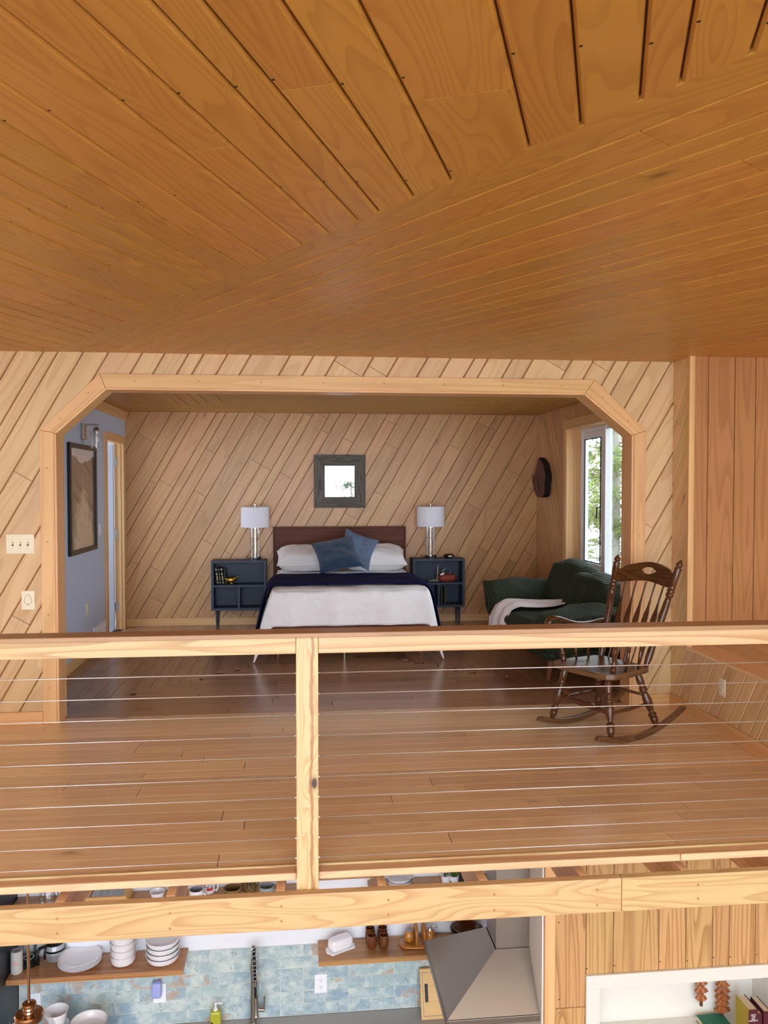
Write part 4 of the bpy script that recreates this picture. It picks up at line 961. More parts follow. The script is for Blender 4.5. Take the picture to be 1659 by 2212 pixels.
# wood slice on the window wall
s0 = Vector((XR-.03, 9.56, 1.735)); r = thing('wood_slice', 'dark purple brown tree slice hung on the wall by the window', 'wall art', s0)
outl = []
for k in range(26):
    a = k*2*PI/26; ry = .265*(1+.10*math.sin(3*a+1)+.05*math.sin(7*a)); rz = .205*(1+.07*math.sin(2*a)+.05*math.sin(5*a+.6))
    if 1.3 < a < 2.3: rz *= 1.30
    if .4 < a < 1.2: ry *= .80; rz *= .85
    outl.append((XR-.012, s0.y-.02+ry*math.cos(a), s0.z+rz*math.sin(a)))
m = MB(); m.prism(outl, (-.075,0,0)); n = len(outl)
m.mi = [1]*len(m.mi); m.mi[1] = 0; m.build('slab', [M['slice'], M['screen']], r, grain=(0,1,0), bevel=.004)
m = MB(); m.tube([(XR-.0885,s0.y+.12,s0.z+.05),(XR-.0885,s0.y+.0,s0.z-.02),(XR-.0885,s0.y-.02,s0.z-.12)], .003, 6); m.build('crack', M['ink'], r)
# small dark wooden figure on the sill
q = Vector((XR+.07, 8.66, WZ0)); r = thing('sill_ornament', 'small dark brown angled ornament on the window sill', 'ornament', q)
m = MB(); m.superbox(q+V3((.01,0,.015)), (.065,.04,.015), 5, .4); m.build('base', M['chair'], r, smooth=True)
m = MB(); m.tube([q+V3((.015,0,.03)), q+V3((-.02,0,.07)), q+V3((-.06,0,.125))], [.010,.008,.007], 8); m.build('stick', M['chair'], r, smooth=True)
# ---------------------------------------------------------------- three-gang switch and round inlet on the arch wall
yf = YA
a, b = at(13.5,1154,Y=yf), at(75,1196,Y=yf); r = thing('light_switch', 'ivory three gang switch plate left of the arch', 'switch', ((a.x+b.x)/2, yf, (a.z+b.z)/2))
MB().box((a.x,yf-.007,b.z),(b.x,yf,a.z)).build('plate', M['plate'], r, bevel=.003)
for k in range(3):
    x = a.x+(b.x-a.x)*(.23+.27*k); z = (a.z+b.z)/2
    m = MB(); m.box((x-.006,yf-.0075,z-.013),(x+.006,yf-.007,z+.013)); s = m.build('slot', M['slot'], r)
    m = MB(); m.box((x-.0045,yf-.018,z-.002),(x+.0045,yf-.007,z+.010)); m.build('toggle', M['plate'], s, bevel=.001)
    m = MB(); 
    for dz in (.031,-.031): m.lathe([(.0025,0),(.002,.001)], 8, (0,0,0), Matrix.Translation((x,yf-.007,z+dz)) @ Matrix.Rotation(PI/2,4,'X'))
    m.build('screw', M['nickel'], r)
a, b = at(46.5,1276,Y=yf), at(76,1317,Y=yf); cx_, cz_ = (a.x+b.x)/2, (a.z+b.z)/2
r = thing('vacuum_inlet', 'ivory wall plate with a round flap, below the switches', 'wall plate', (cx_, yf, cz_))
MB().box((a.x,yf-.007,b.z),(b.x,yf,a.z)).build('plate', M['plate'], r, bevel=.003)
ring = [Vector((cx_+.026*math.sin(w), yf-.0075, cz_+.028*math.cos(w))) for w in [math.radians(d) for d in range(25, 340, 15)]]
ring = [Vector((cx_+.013,yf-.0075,cz_+.038))]+ring+[Vector((cx_-.013,yf-.0075,cz_+.038)), Vector((cx_+.013,yf-.0075,cz_+.038))]
m = MB(); m.tube(ring, .0008, 5); m.tube([(cx_-.010,yf-.0075,cz_-.032),(cx_+.010,yf-.0075,cz_-.032)], .001, 5); m.build('flap_outline', M['hole'], r)
m = MB(); m.lathe([(.025,0),(.024,.0015),(0,.0018)], 24, (0,0,0), Matrix.Translation((cx_,yf-.007,cz_)) @ Matrix.Rotation(PI/2,4,'X'), cap=False); m.build('flap', M['plate'], r, smooth='auto')
# ================================================================ sofa
sf = thing('sofa', 'green corduroy loveseat with flared arms below the bedroom window', 'sofa', (2.43,7.42,0), math.radians(184))
# local: +x forward, +y towards the camera
def soft(name, c, h, e=.5, n=14, rx=0, ry=0, rz=0, fn=None, mat='green', freq=1, uvax='y', amp=.012, seed=0):
    Mx = Matrix.Translation(c) @ Matrix.Rotation(rz,4,'Z') @ Matrix.Rotation(ry,4,'Y') @ Matrix.Rotation(rx,4,'X')
    def g(p, q):
        p = Vector(p); p += Vector(q).normalized()*noise.noise(Vector((p.x*5+seed, p.y*5, p.z*5)))*amp*2
        if fn: p = fn(p, q)
        return p
    m = MB(); m.superbox((0,0,0), h, n, e, None, g)
    vs0 = list(m.v); m.v = [tuple(Mx @ Vector(v)) for v in m.v]
    ax = {'x':0,'y':1,'z':2}[uvax]
    for k, f in enumerate(m.f): m.uv[k] = [(vs0[i][(ax+1)%3], vs0[i][ax]) for i in f]
    return m.build(name, M[mat], sf, local=True, smooth=True)
soft('seat_base', (.0,0,.285), (.40,.72,.10), .3, uvax='y', seed=1)
soft('seat_cushion', (.06,0,.405), (.39,.56,.085), .45, uvax='y', seed=2)
soft('back_cushion', (-.27,-.30,.64), (.15,.37,.27), .6, ry=math.radians(-14), uvax='z', seed=3, amp=.02)
soft('back_cushion', (-.24,.30,.60), (.16,.42,.24), .6, ry=math.radians(-12), uvax='z', seed=4, amp=.02)
soft('arm', (.02,-.72,.49), (.42,.15,.22), .42, rx=math.radians(16), uvax='x', seed=5, amp=.02, fn=lambda p, q: p+Vector((.06*max(0,q.z)*max(0,q.x), -.05*max(0,q.z), .02*q.x)))
soft('arm', (.04,.68,.46), (.44,.17,.17), .6, rx=math.radians(-10), uvax='x', seed=6, amp=.02, fn=lambda p, q: p+Vector((0, .04*max(0,q.z), -.03*q.x)))
soft('skirt', (.0,.0,.235), (.415,.76,.05), .25, uvax='y', seed=7)
for lx, ly, dx, dy in ((.30,.60,.05,.05),(.30,-.60,.05,-.05),(-.30,.60,-.03,.05),(-.30,-.60,-.03,-.05)):
    m = MB(); m.turned((lx,ly,.22),(lx+dx,ly+dy,0), [(0,.034),(.94,.018),(.95,.019),(1,.018)], 12); m.build('leg', M['legw'], sf, local=True, smooth='auto')
# knitted white blanket over the seat
def blk(u, v):
    path = [(-.20,.565),(-.10,.535),(.05,.520),(.22,.515),(.36,.515),(.455,.47),(.50,.37),(.51,.24)]
    k = v*(len(path)-1); i = min(int(k), len(path)-2); f = k-i
    x = path[i][0]*(1-f)+path[i+1][0]*f; z = path[i][1]*(1-f)+path[i+1][1]*f
    w = .20+.26*min(1, v*1.15); y = -.10-.22*v+(u-.5)*w+.02*math.sin(v*7)
    wr = .5+.5*v
    z += wr*(.016*math.sin(u*15+v*5)+.012*math.sin(u*8-v*9)+.010*noise.noise(Vector((u*6, v*6, 2))))+.012
    x += .018*math.sin(u*15+1+v*2)*v+.012*noise.noise(Vector((u*5, v*5, 8)))
    return Matrix.Translation((2.43,7.42,0)) @ Matrix.Rotation(math.radians(184),4,'Z') @ Vector((x, y, z+.02))
m = MB(); m.grid(blk, 34, 46)
tag(m.build('knit_blanket', M['blanket'], None, smooth=True, solid=.008), 'off white knitted blanket trailing over the green sofa seat', 'blanket')
# ================================================================ rocking chair
rc = thing('rocking_chair', 'glossy dark brown turned wood rocking chair in the loft corner', 'rocking chair', (2.055,5.307,0), math.atan2(-.455,-.89))
# local: +x forward, +y near side
TP = [(t_, r_*1.18) for t_, r_ in [(0,.013),(.06,.016),(.14,.022),(.24,.021),(.29,.015),(.30,.022),(.325,.022),(.335,.016),(.345,.023),(.37,.023),(.38,.016),(.42,.018),(.52,.026),(.62,.025),(.72,.016),(.775,.014),(.78,.023),(.80,.025),(.82,.022),(.825,.017),(.86,.022),(.92,.021),(1,.012)]]
def rk(x): return x*x/(2*1.02)
def leg(top, bot, nm='leg'):
    m = MB(); m.turned(top, bot, TP, 14); m.build(nm, M['chair'], rc, local=True, smooth=True)
for s in (-1, 1):
    leg((.165,s*.185,.425), (.215,s*.262,rk(.215)+.036)); leg((-.14,s*.165,.425), (-.235,s*.255,rk(.235)+.036))
    # rocker
    m = MB(); pts = []
    n = 22; sec = []
    for i in range(n+1):
        x = -.52+i*(.87)/n; z = rk(x); hh = .038 if i not in (0, n) else .022
        w = .015
        yy = s*.262
        sec.append([(x, yy-w, z), (x, yy+w, z), (x, yy+w, z+hh), (x, yy-w, z+hh)])
    vs = [p for q in sec for p in q]; fs = []
    for i in range(n):
        for k in range(4): fs.append((i*4+k, i*4+(k+1)%4, (i+1)*4+(k+1)%4, (i+1)*4+k))
    fs += [(3,2,1,0), tuple(n*4+k for k in range(4))]
    m.mesh(vs, fs); m.build('rocker', M['seatw'], rc, local=True, bevel=.004)
# seat: saddled plank
SP = [(-.215,-.20),(-.215,.20),(-.17,.235),(.0,.262),(.18,.268),(.235,.235),(.250,.12),(.258,0),(.250,-.12),(.235,-.235),(.18,-.268),(.0,-.262),(-.17,-.235)]
m = MB(); nr = 7; vs = []; nS = 52
def onp(t):
    k = t*len(SP); i = int(k) % len(SP); f = k-int(k); a, b = SP[i], SP[(i+1)%len(SP)]; return a[0]*(1-f)+b[0]*f, a[1]*(1-f)+b[1]*f
def dish(x, y): 
    r2 = (x/.24)**2+(y/.26)**2; return .458-.014*max(0, 1-r2)**.6*(1+.25*math.cos(y*22))
for k in range(nr+1):
    sc_ = k/nr
    for i in range(nS):
        x, y = onp(i/nS); x *= sc_; y *= sc_; vs.append((x, y, dish(x, y)))
for i in range(nS): x, y = onp(i/nS); vs.append((x*1.01, y*1.01, .448))
for i in range(nS): x, y = onp(i/nS); vs.append((x*1.01, y*1.01, .428))
for i in range(nS): x, y = onp(i/nS); vs.append((x*.97, y*.97, .418))
fs = [(k*nS+i, (k+1)*nS+i, (k+1)*nS+(i+1)%nS, k*nS+(i+1)%nS) for k in range(nr+3) for i in range(nS)] + [tuple((nr+3)*nS+i for i in range(nS-1,-1,-1))]
m.mesh(vs, fs); m.build('seat', M['seatw'], rc, local=True, grain=(0,1,0), smooth='auto')
# back posts with acorn finials
PP = [(t_, r_*1.12) for t_, r_ in [(0,.012),(.03,.016),(.10,.022),(.17,.021),(.24,.017),(.27,.016),(.28,.022),(.30,.022),(.31,.017),(.34,.017),(.46,.022),(.60,.021),(.655,.016),(.66,.023),(.685,.023),(.69,.017),(.70,.024),(.72,.024),(.725,.017),(.735,.022),(.75,.022),(.76,.019),(.86,.022),(.905,.021),(.912,.023),(.922,.023),(.925,.012),(.932,.011),(.937,.018),(.945,.021),(.96,.020),(.985,.009),(1,.002)]]
bt = {}
for s in (-1, 1):
    b, t = Vector((-.19,s*.195,.44)), Vector((-.455,s*.272,1.165)); bt[s] = (b, t)
    m = MB(); m.turned(b, t, PP, 16); m.build('back_post', M['chair'], rc, local=True, smooth=True)
def bk(y, z):   # back surface with a slight curve
    k = (z-.44)/(1.165-.44); return Vector((-.19-.265*k-.045*(1-(y/.25)**2)*min(1, max(0,k+.2)), y, z))
# crest with hole
m = MB(); nu = 28; front, back = [], []
def top(y): return 1.128-.055*(abs(y)/.235)**1.7 + (-.010 if abs(y) > .20 else 0)
def botm(y): return .985+.012*math.cos(y*13)
hc = 1.068
rows_ = 8
for side in (0, 1):
    for i in range(nu+1):
        y = -.236+i*.472/nu
        zt, zb_ = top(y), botm(y)
        hol = max(0, 1-(y/.058)**2)**.5*.025
        for zz in (zt, hc+hol, hc-hol, zb_):
            zz = min(zt, max(zb_, zz)); p = bk(y, zz); p.x += -.010 if side else .010; front.append(p)
K = 4; N1 = (nu+1)*K; fs = []
for i in range(nu):
    for j in (0, 2):
        a = i*K+j; fs.append((a, a+1, a+K+1, a+K)); fs.append((N1+a, N1+a+K, N1+a+K+1, N1+a+1))
    for j in (0, 3): a = i*K+j; fs.append((a, a+K, N1+a+K, N1+a) if j == 0 else (a, N1+a, N1+a+K, a+K))
    y0 = -.236+i*.472/nu; y1 = -.236+(i+1)*.472/nu
    if abs(y0) < .058 or abs(y1) < .058:
        for j in (1, 2): a = i*K+j; fs.append((a, N1+a, N1+a+K, a+K) if j == 1 else (a, a+K, N1+a+K, N1+a))
    else: a = i*K+1; fs.append((a, a+1, a+K+1, a+K)); fs.append((N1+a, N1+a+K, N1+a+K+1, N1+a+1))
fs += [(0,1,N1+1,N1),(1,2,N1+2,N1+1),(2,3,N1+3,N1+2)]; e = nu*K; fs += [(e+1,e,N1+e,N1+e+1),(e+2,e+1,N1+e+1,N1+e+2),(e+3,e+2,N1+e+2,N1+e+3)]
m.mesh(front, fs); m.build('crest_rail', M['chair'], rc, local=True, grain=(0,1,0), bevel=.003)
# arrow slats
for k in range(5):
    u = (k-2)/2; yb0, yt0 = u*.135, u*.165; m = MB(); prof = [(0,.007),(.18,.0075),(.34,.011),(.44,.022),(.52,.025),(.60,.022),(.70,.012),(.80,.008),(1,.007)]
    vs, fs = [], []
    for t, w in prof:
        z = .45+(.99-.45)*t; y = yb0*(1-t)+yt0*t; c0 = bk(y, z)
        for (dy, dx) in ((-w,0),(-w*.5,.006),(w*.5,.006),(w,0),(w*.5,-.006),(-w*.5,-.006)): vs.append((c0.x+dx, c0.y+dy, z))
    for i in range(len(prof)-1):
        for j in range(6): fs.append((i*6+j, i*6+(j+1)%6, (i+1)*6+(j+1)%6, (i+1)*6+j))
    m.mesh(vs, fs); m.build('slat', M['chair'], rc, local=True, grain=(0,0,1), smooth='auto')
# arms
for s in (-1, 1):
    cl = [(-.285,s*.232,.712),(-.20,s*.243,.700),(-.10,s*.25,.692),(.0,s*.255,.700),(.08,s*.26,.722),(.15,s*.263,.748),(.205,s*.265,.758),(.245,s*.265,.748),(.262,s*.265,.725),(.25,s*.265,.702)]
    wd = [.020,.024,.028,.027,.027,.030,.034,.034,.030,.022]; th = [.013,.012,.012,.013,.014,.016,.018,.020,.022,.016]
    m = MB(); vs, fs = [], []; C = [Vector(p) for p in cl]
    for i, p in enumerate(C):
        t = (C[min(i+1,len(C)-1)]-C[max(i-1,0)]).normalized(); nz = Vector((0,1,0)).cross(t)*-1
        for k in range(10):
            w = 2*PI*k/10; vs.append(p+Vector((0,math.cos(w)*wd[i],0))+nz*math.sin(w)*th[i])
    for i in range(len(C)-1):
        for k in range(10): fs.append((i*10+k, i*10+(k+1)%10, (i+1)*10+(k+1)%10, (i+1)*10+k))
    fs += [tuple(range(9,-1,-1)), tuple((len(C)-1)*10+k for k in range(10))]
    m.mesh(vs, fs); m.build('arm', M['chair'], rc, local=True, smooth=True, sub=1)
    SPf = [(0,.012),(.05,.018),(.12,.019),(.18,.013),(.20,.019),(.24,.020),(.28,.014),(.34,.014),(.46,.021),(.56,.020),(.68,.013),(.70,.019),(.74,.019),(.78,.013),(.9,.014),(1,.010)]
    m = MB(); m.turned((.15,s*.215,.445), (.17,s*.262,.735), SPf, 14); m.build('arm_post', M['chair'], rc, local=True, smooth=True)
    for xx, zz in ((.03,.695),(-.09,.688)):
        m = MB(); m.turned((xx,s*.215,.448), (xx-.015,s*.252,zz), [(0,.007),(.35,.011),(.5,.012),(.52,.009),(.54,.012),(1,.006)], 10); m.build('spindle', M['chair'], rc, local=True, smooth=True)
# stretchers
LF = lambda t, s: Vector((.165+.05*t, s*(.185+.077*t), .425+(rk(.215)+.036-.425)*t)); LR = lambda t, s: Vector((-.14-.095*t, s*(.165+.09*t), .425+(rk(.235)+.036-.425)*t))
SR = [(0,.008),(.08,.010),(.16,.011),(.18,.017),(.20,.017),(.22,.011),(.30,.014),(.42,.022),(.5,.023),(.58,.022),(.70,.014),(.78,.011),(.80,.017),(.82,.017),(.84,.011),(1,.008)]
m = MB(); m.turned(LF(.52,-1), LF(.62,1), SR, 12); m.build('stretcher', M['chair'], rc, local=True, smooth=True)
m = MB(); m.turned(LR(.45,-1), LR(.45,1), [(0,.008),(.5,.012),(1,.008)], 10); m.build('stretcher', M['chair'], rc, local=True, smooth=True)
for s in (-1, 1):
    m = MB(); m.turned(LF(.62,s), LR(.6,s), [(0,.008),(.3,.011),(.5,.014),(.52,.011),(.54,.014),(.7,.011),(1,.008)], 10); m.build('stretcher', M['chair'], rc, local=True, smooth=True)
# ================================================================ trees outside the window
def tree(name, c, h, r, label, dens, mat, seed):
    rn = random.Random(seed); t = thing(name, label, 'tree', c, 0, 'trees outside the window'); c = Vector(c)
    m = MB(); m.tube([c, c+V3((.05,.02,h*.5)), c+V3((0,0,h))], [.12,.08,.02], 8); tips = []
    for k in range(60):
        z = rn.uniform(.02, .97)*h; a = rn.uniform(0, 2*PI); L = r*(1-.75*z/h)*rn.uniform(.6,1.1)
        p0 = c+V3((0,0,z)); p1 = p0+V3((math.cos(a)*L*.6, math.sin(a)*L*.6, L*.05)); p2 = p0+V3((math.cos(a)*L, math.sin(a)*L, -L*.12)); m.tube([p0,p1,p2], [.018,.010,.004], 4); tips += [(p0,p1),(p1,p2)]
        for q in range(6):
            f = rn.uniform(.2,1); b0 = p0.lerp(p2, f); d_ = V3((rn.uniform(-1,1), rn.uniform(-1,1), rn.uniform(-.8,.5)))*.35*r*.5; m.tube([b0, b0+d_], [.006,.002], 3); tips.append((b0, b0+d_))
    m.build('branches', M['bark'], t)
    m = MB()
    for k in range(dens):
        a, b = rn.choice(tips); p = a.lerp(b, rn.random())+V3((rn.gauss(0,.05), rn.gauss(0,.05), rn.gauss(0,.05))); s_ = rn.uniform(.03,.07)
        u = V3((rn.uniform(-1,1), rn.uniform(-1,1), rn.uniform(-1,1))).normalized(); w = u.orthogonal().normalized()
        m.poly([p-u*s_, p+w*s_*.35, p+u*s_, p-w*s_*.35])
    m.build('foliage', mat, t, kind='stuff')
tree('conifer', (5.35,13.4,-2.8), 8.0, 2.3, 'bushy pale green tree close outside the bedroom window', 16000, M['leaf'], 1)
tree('conifer', (4.55,10.6,-2.8), 3.8, .75, 'short bright shrub at the foot of the bedroom window view', 5000, M['leaf'], 2)
tree('conifer', (7.4,15.5,-2.8), 8.5, 2.0, 'grey green tree standing farther off outside the window', 8000, M['leafd'], 3)
gr = MB(); gr.box((4.4,5,-3),(40,40,-2.8)); tag(gr.build('ground', M['leafd']), kind='structure')
# branch seen only in the mirror, outside the tall windows
tree('leafy_tree', (1.85,-9.0,-2.8), 4.75, 2.4, 'leafy tree outside the tall windows, seen in the mirror', 4000, M['leafd'], 4)
# ================================================================ kitchen below the loft
YK = 5.35; ZCT = -1.858; KX0 = -1.792; KX1 = 1.272
kw = struct('wall_kitchen', 'white kitchen wall with a blue tile backsplash')
MB().box((KX0-.9,YK+.004,ZLOW),(KX1+1.7,YK+.12,-.05)).build('plaster', M['white'], kw)
MB().box((KX0,YK-.001,ZCT),(KX1,YK+.004,-1.380)).build('grout', M['grout'], kw)
xj = at(454, 2065, Y=YK).x; TW = .3045; th = .0793
for row in range(6):
    z1 = -1.3815-row*th; z0 = z1-th+.0035
    x = xj + (0 if row % 2 == 0 else -TW/2) - 6*TW
    while x < KX1:
        a, b = max(x+.0017, KX0+.003), min(x+TW-.0017, KX1-.002)
        if b-a > .01: MB().box((a,YK-.005,z0),(b,YK-.0005,z1)).build('tile', M['tile'], kw, bevel=.0008)
        x += TW
ks = struct('wall_kitchen_side', 'glossy white panelled side wall behind the range hood')
MB().box((KX1+.006,4.12,ZLOW),(KX1+.03,YK+.004,-.06)).build('backing', M['slot'], ks)
zs = at(1165,2008,X=KX1).z
zz = [ZLOW+.001, zs-1.22, zs-.61, zs, -.06]
for a, b in zip(zz, zz[1:]): MB().box((KX1,4.115,a+.001),(KX1+.007,YK-.0005,b-.001)).build('panel', M['wside'], ks)
nv = thing('tall_cabinet', 'tall dark navy cabinet at the left end of the kitchen wall', 'cabinet', (KX0-.3,5.05,ZLOW))
MB().box((KX0-.62,4.70,ZLOW),(KX0-.003,YK-.002,-.30)).build('body', M['navy'], nv, bevel=.003)
MB().box((KX0-.61,4.68,ZLOW+.1),(KX0-.01,4.698,-1.4)).build('door', M['navy'], nv, bevel=.002); MB().box((KX0-.61,4.68,-1.39),(KX0-.01,4.698,-.32)).build('door', M['navy'], nv, bevel=.002)
ctr = thing('countertop', 'grey countertop along the tiled backsplash', 'countertop', (0,5.03,ZCT-.04)); MB().box((KX0,4.70,ZCT-.04),(KX1-.001,YK-.006,ZCT)).build('slab', M['counter'], ctr, bevel=.004)
bc_ = thing('base_cabinet', 'navy base cabinets under the grey countertop', 'cabinet', (0,5.03,ZLOW)); MB().box((KX0,4.74,ZLOW+.1),(KX1-.001,YK-.008,ZCT-.041)).build('body', M['navy'], bc_)
for k in range(5): MB().box((KX0+.02+k*.6,4.72,ZLOW+.12),(KX0+.61+k*.6,4.739,ZCT-.06)).build('door', M['navy'], bc_, bevel=.002)
MB().box((KX0,4.78,ZLOW),(KX1-.01,5.3,ZLOW+.1)).build('plinth', M['slot'], bc_)
ZSH = -1.358
def shelf(x0, x1, z, label, y0=5.10):
    r = thing('wall_shelf', label, 'shelf', ((x0+x1)/2, 5.22, z)); MB().box((x0,y0,z-.033),(x1,YK-.0055,z)).build('board', M['shelfw'], r, bevel=.002); return r
shelf(KX0+.001, -.728, ZSH, 'long brown shelf at left holding plates and bowls above the tiles')
shelf(.118, KX1-.001, ZSH, 'brown shelf at right with butter dish and wooden cups, beside the hood')
ZU = -.965
shelf(KX0+.001, -.02, ZU, 'upper shelf with the row of mugs, glimpsed between the joists at left')
shelf(.45, KX1-.001, ZU, 'upper shelf with bowls and a plant, glimpsed between the joists at right')
# ---- hood, mounted on the side wall
hd = thing('range_hood', 'stainless pyramid range hood with a square chimney on the white side wall', 'range hood', (1.1,4.53,-1.17))
zb_ = -1.155; hx0, hx1, hy0, hy1 = .765, KX1-.001, 4.145, 4.92; cx0, cy0, cy1, zt_ = 1.082, 4.353, 4.576, -.905; lp = .035
MB().box((cx0,cy0,zt_-.002),(hx1,cy1,-.055)).build('chimney', M['steel'], hd, grain=(0,0,1), bevel=.0015)
def quad(a, b, c, d, th=.0):
    m = MB(); m.poly([a, b, c, d]); return m
A = [(hx0+.008,hy0+.008,zb_),(hx1,hy0+.008,zb_),(hx1,hy1-.008,zb_),(hx0+.008,hy1-.008,zb_)]; B = [(cx0-.004,cy0-.004,zt_),(hx1,cy0-.004,zt_),(hx1,cy1+.004,zt_),(cx0-.004,cy1+.004,zt_)]
for (i, j), nm in (((0,1),'near_face'), ((3,0),'side_face'), ((2,3),'far_face')):
    m = MB(); m.poly([A[i],A[j],B[j],B[i]]); m.build(nm, M['steel'], hd, solid=.001)
m = MB(); m.box((hx0,hy0,zb_-lp),(hx0+.008,hy1,zb_)); m.box((hx0+.008,hy0,zb_-lp),(hx1,hy0+.008,zb_)); m.box((hx0+.008,hy1-.008,zb_-lp),(hx1,hy1,zb_)); m.build('lip', M['steel'], hd, bevel=.0015)
MB().box((hx0+.01,hy0+.01,zb_-lp),(hx1,hy1-.01,zb_-lp+.01)).build('underside', M['steel'], hd)
# ---- stove under the hood
st = thing('stove', 'black glass cooktop range under the hood', 'stove', (.95,4.53,ZLOW)); MB().box((.66,4.16,ZLOW+.02),(KX1-.002,4.69,ZCT-.02)).build('body', M['steel'], st, bevel=.003); MB().box((.65,4.15,ZCT-.02),(KX1-.002,4.695,ZCT+.005)).build('cooktop', M['black'], st, bevel=.002)
# ---- cutting board
y_ = 5.235
r = thing('cutting_board', 'light bamboo board with a grooved edge leaning on the tiles under the hood', 'cutting board', (.95,y_,ZCT))
def lb(x, z, o=0): # point on the board plane: leaning back
    k = z/.29; return (x, 5.225+k*.10-o, ZCT+.001+z*.975)
def lbox(x0, z0, x1, z1, o0, o1): 
    return [lb(x0,z0,o0),lb(x1,z0,o0),lb(x1,z1,o0),lb(x0,z1,o0),lb(x0,z0,o1),lb(x1,z0,o1),lb(x1,z1,o1),lb(x0,z1,o1)]
BF = [(0,1,2,3),(7,6,5,4),(0,4,5,1),(1,5,6,2),(2,6,7,3),(3,7,4,0)]
m = MB(); m.mesh(lbox(.797,.0,1.15,.29,.018,-.0), BF); m.build('board', M['bamboo'], r, grain=(1,0,0), bevel=.002)
m = MB()
for a in ((.812,.02,.815,.27),(.815,.02,1.13,.023),(.815,.267,1.13,.27),(1.13,.02,1.133,.27)): m.mesh(lbox(*a, .0186, .0175), BF)
m.build('juice_groove', M['chair'], r, kind='stuff')
m = MB(); m.mesh(lbox(.826,.10,.848,.205,.0188,.0175), BF); m.build('handle_slot', M['slot'], r, bevel=.001)
# ---- outlets on tiles
def tplate(px, py, label, dual=True):
    p = at(px, py, Y=YK-.005); w, h = .082, .126; r = thing('wall_outlet', label, 'outlet', (p.x, YK-.005, p.z))
    MB().box((p.x-w/2,YK-.011,p.z-h/2),(p.x+w/2,YK-.005,p.z+h/2)).build('plate', M['outlet'], r, bevel=.002)
    for dz in (-.021,.021):
        m = MB(); m.lathe([(.0165,0),(.016,.0018),(0,.002)], 20, (0,0,0), Matrix.Translation((p.x,YK-.011,p.z+dz)) @ Matrix.Rotation(PI/2,4,'X'), cap=False); s = m.build('socket', M['outlet'], r, smooth='auto')
        m = MB()
        for dx, a, b in ((-.006,.0,.008),(.006,.0,.008)): m.box((p.x+dx-.0012,YK-.0135,p.z+dz+a),(p.x+dx+.0012,YK-.013,p.z+dz+b))
        m.box((p.x-.0022,YK-.0135,p.z+dz-.009),(p.x+.0022,YK-.013,p.z+dz-.005)); m.build('slot', M['slot'], s, kind='stuff')
    return p
tplate(74, 2166, 'white outlet on the tiles behind the brass pendant rod')
po = tplate(345, 2145, 'white outlet with a lavender plug-in on the tiles')
tplate(693, 2124, 'white outlet on the tiles below the right shelf')
r = thing('air_freshener', 'lavender plug-in freshener in the outlet left of the tap', 'air freshener', (po.x-.01,YK-.03,po.z+.04))
m = MB(); m.superbox((po.x-.012,YK-.042,po.z+.047), (.029,.022,.050), 8, .35); m.build('body', M['lav'], r, smooth=True)
MB().box((po.x-.030,YK-.05,po.z-.004),(po.x+.006,YK-.0115,po.z+.008)).build('plug', M['outlet'], r, bevel=.003)
# ---- crockery
def lathed(name, c, prof, mat, label, cat, group=None, seg=36, part='body'):
    r = thing(name, label, cat, c, 0, group); m = MB(); m.lathe(prof, seg, c, cap=False); m.build(part, mat, r, smooth='auto'); return r
c0 = at(173,2073,Z=ZSH+.02); c0.z = ZSH
names = ['bottom','second from the bottom','third from the bottom','top']
PL = [(0,.002),(.070,.0),(.078,.003),(.130,.016),(.133,.018),(.131,.020),(.080,.008),(.072,.005),(0,.005)]
for k in range(4): lathed('dinner_plate', (c0.x,c0.y,ZSH+.0005+k*.0095), PL, M['porc'], 'white round dinner plate, %s of the stack on the left shelf' % names[k], 'plate', 'dinner plates on the left shelf')
c1 = at(266,2072,Z=ZSH+.02); c1.z = ZSH
TB = [(0,.004),(.050,.0),(.068,.008),(.077,.026),(.0785,.058),(.080,.060),(.0765,.060),(.074,.030),(.062,.012),(0,.008)]
for k in range(4): lathed('soup_bowl', (c1.x,c1.y,ZSH+.0005+k*.043), TB, M['porc'], 'small deep white bowl, %s of the narrow stack on the shelf' % names[k], 'bowl', 'narrow stack of white bowls')
c2_ = at(352,2066,Z=ZSH+.02); c2_.z = ZSH
WB = [(0,.004),(.070,.0),(.092,.008),(.102,.022),(.105,.042),(.107,.044),(.103,.044),(.098,.022),(.085,.011),(0,.008)]
for k in range(4): lathed('pasta_bowl', (c2_.x,c2_.y,ZSH+.0005+k*.0335), WB, M['porc'], 'wide shallow white bowl, %s of the wide stack on the shelf' % names[k], 'bowl', 'wide stack of white bowls')
cb_ = at(121,2182,Y=5.13); DB = [(0,.006),(.040,.0),(.044,.006),(.055,.03),(.072,.10),(.075,.102),(.070,.10),(.05,.032),(0,.02)]
n_ = 3; base = ZCT+.0005; gap_ = max(.03, (cb_.z-ZCT-.102)/2)
for k in range(3): lathed('deep_bowl', (cb_.x,cb_.y,base+k*gap_), DB, M['porc'], 'deep white bowl, %s of the stack on the counter' % ('bottom','middle','top')[k], 'bowl', 'deep bowls on the counter')
cw_ = at(192,2205,Y=5.06); gap_ = max(.02, (cw_.z-ZCT-.055)/3)
WB2 = [(a*1.03, b*1.25) for a, b in WB]
for k in range(4): lathed('serving_bowl', (cw_.x,cw_.y,base+k*gap_), WB2, M['porc'], 'wide white serving bowl, %s of the stack on the counter' % names[k], 'bowl', 'serving bowls on the counter')
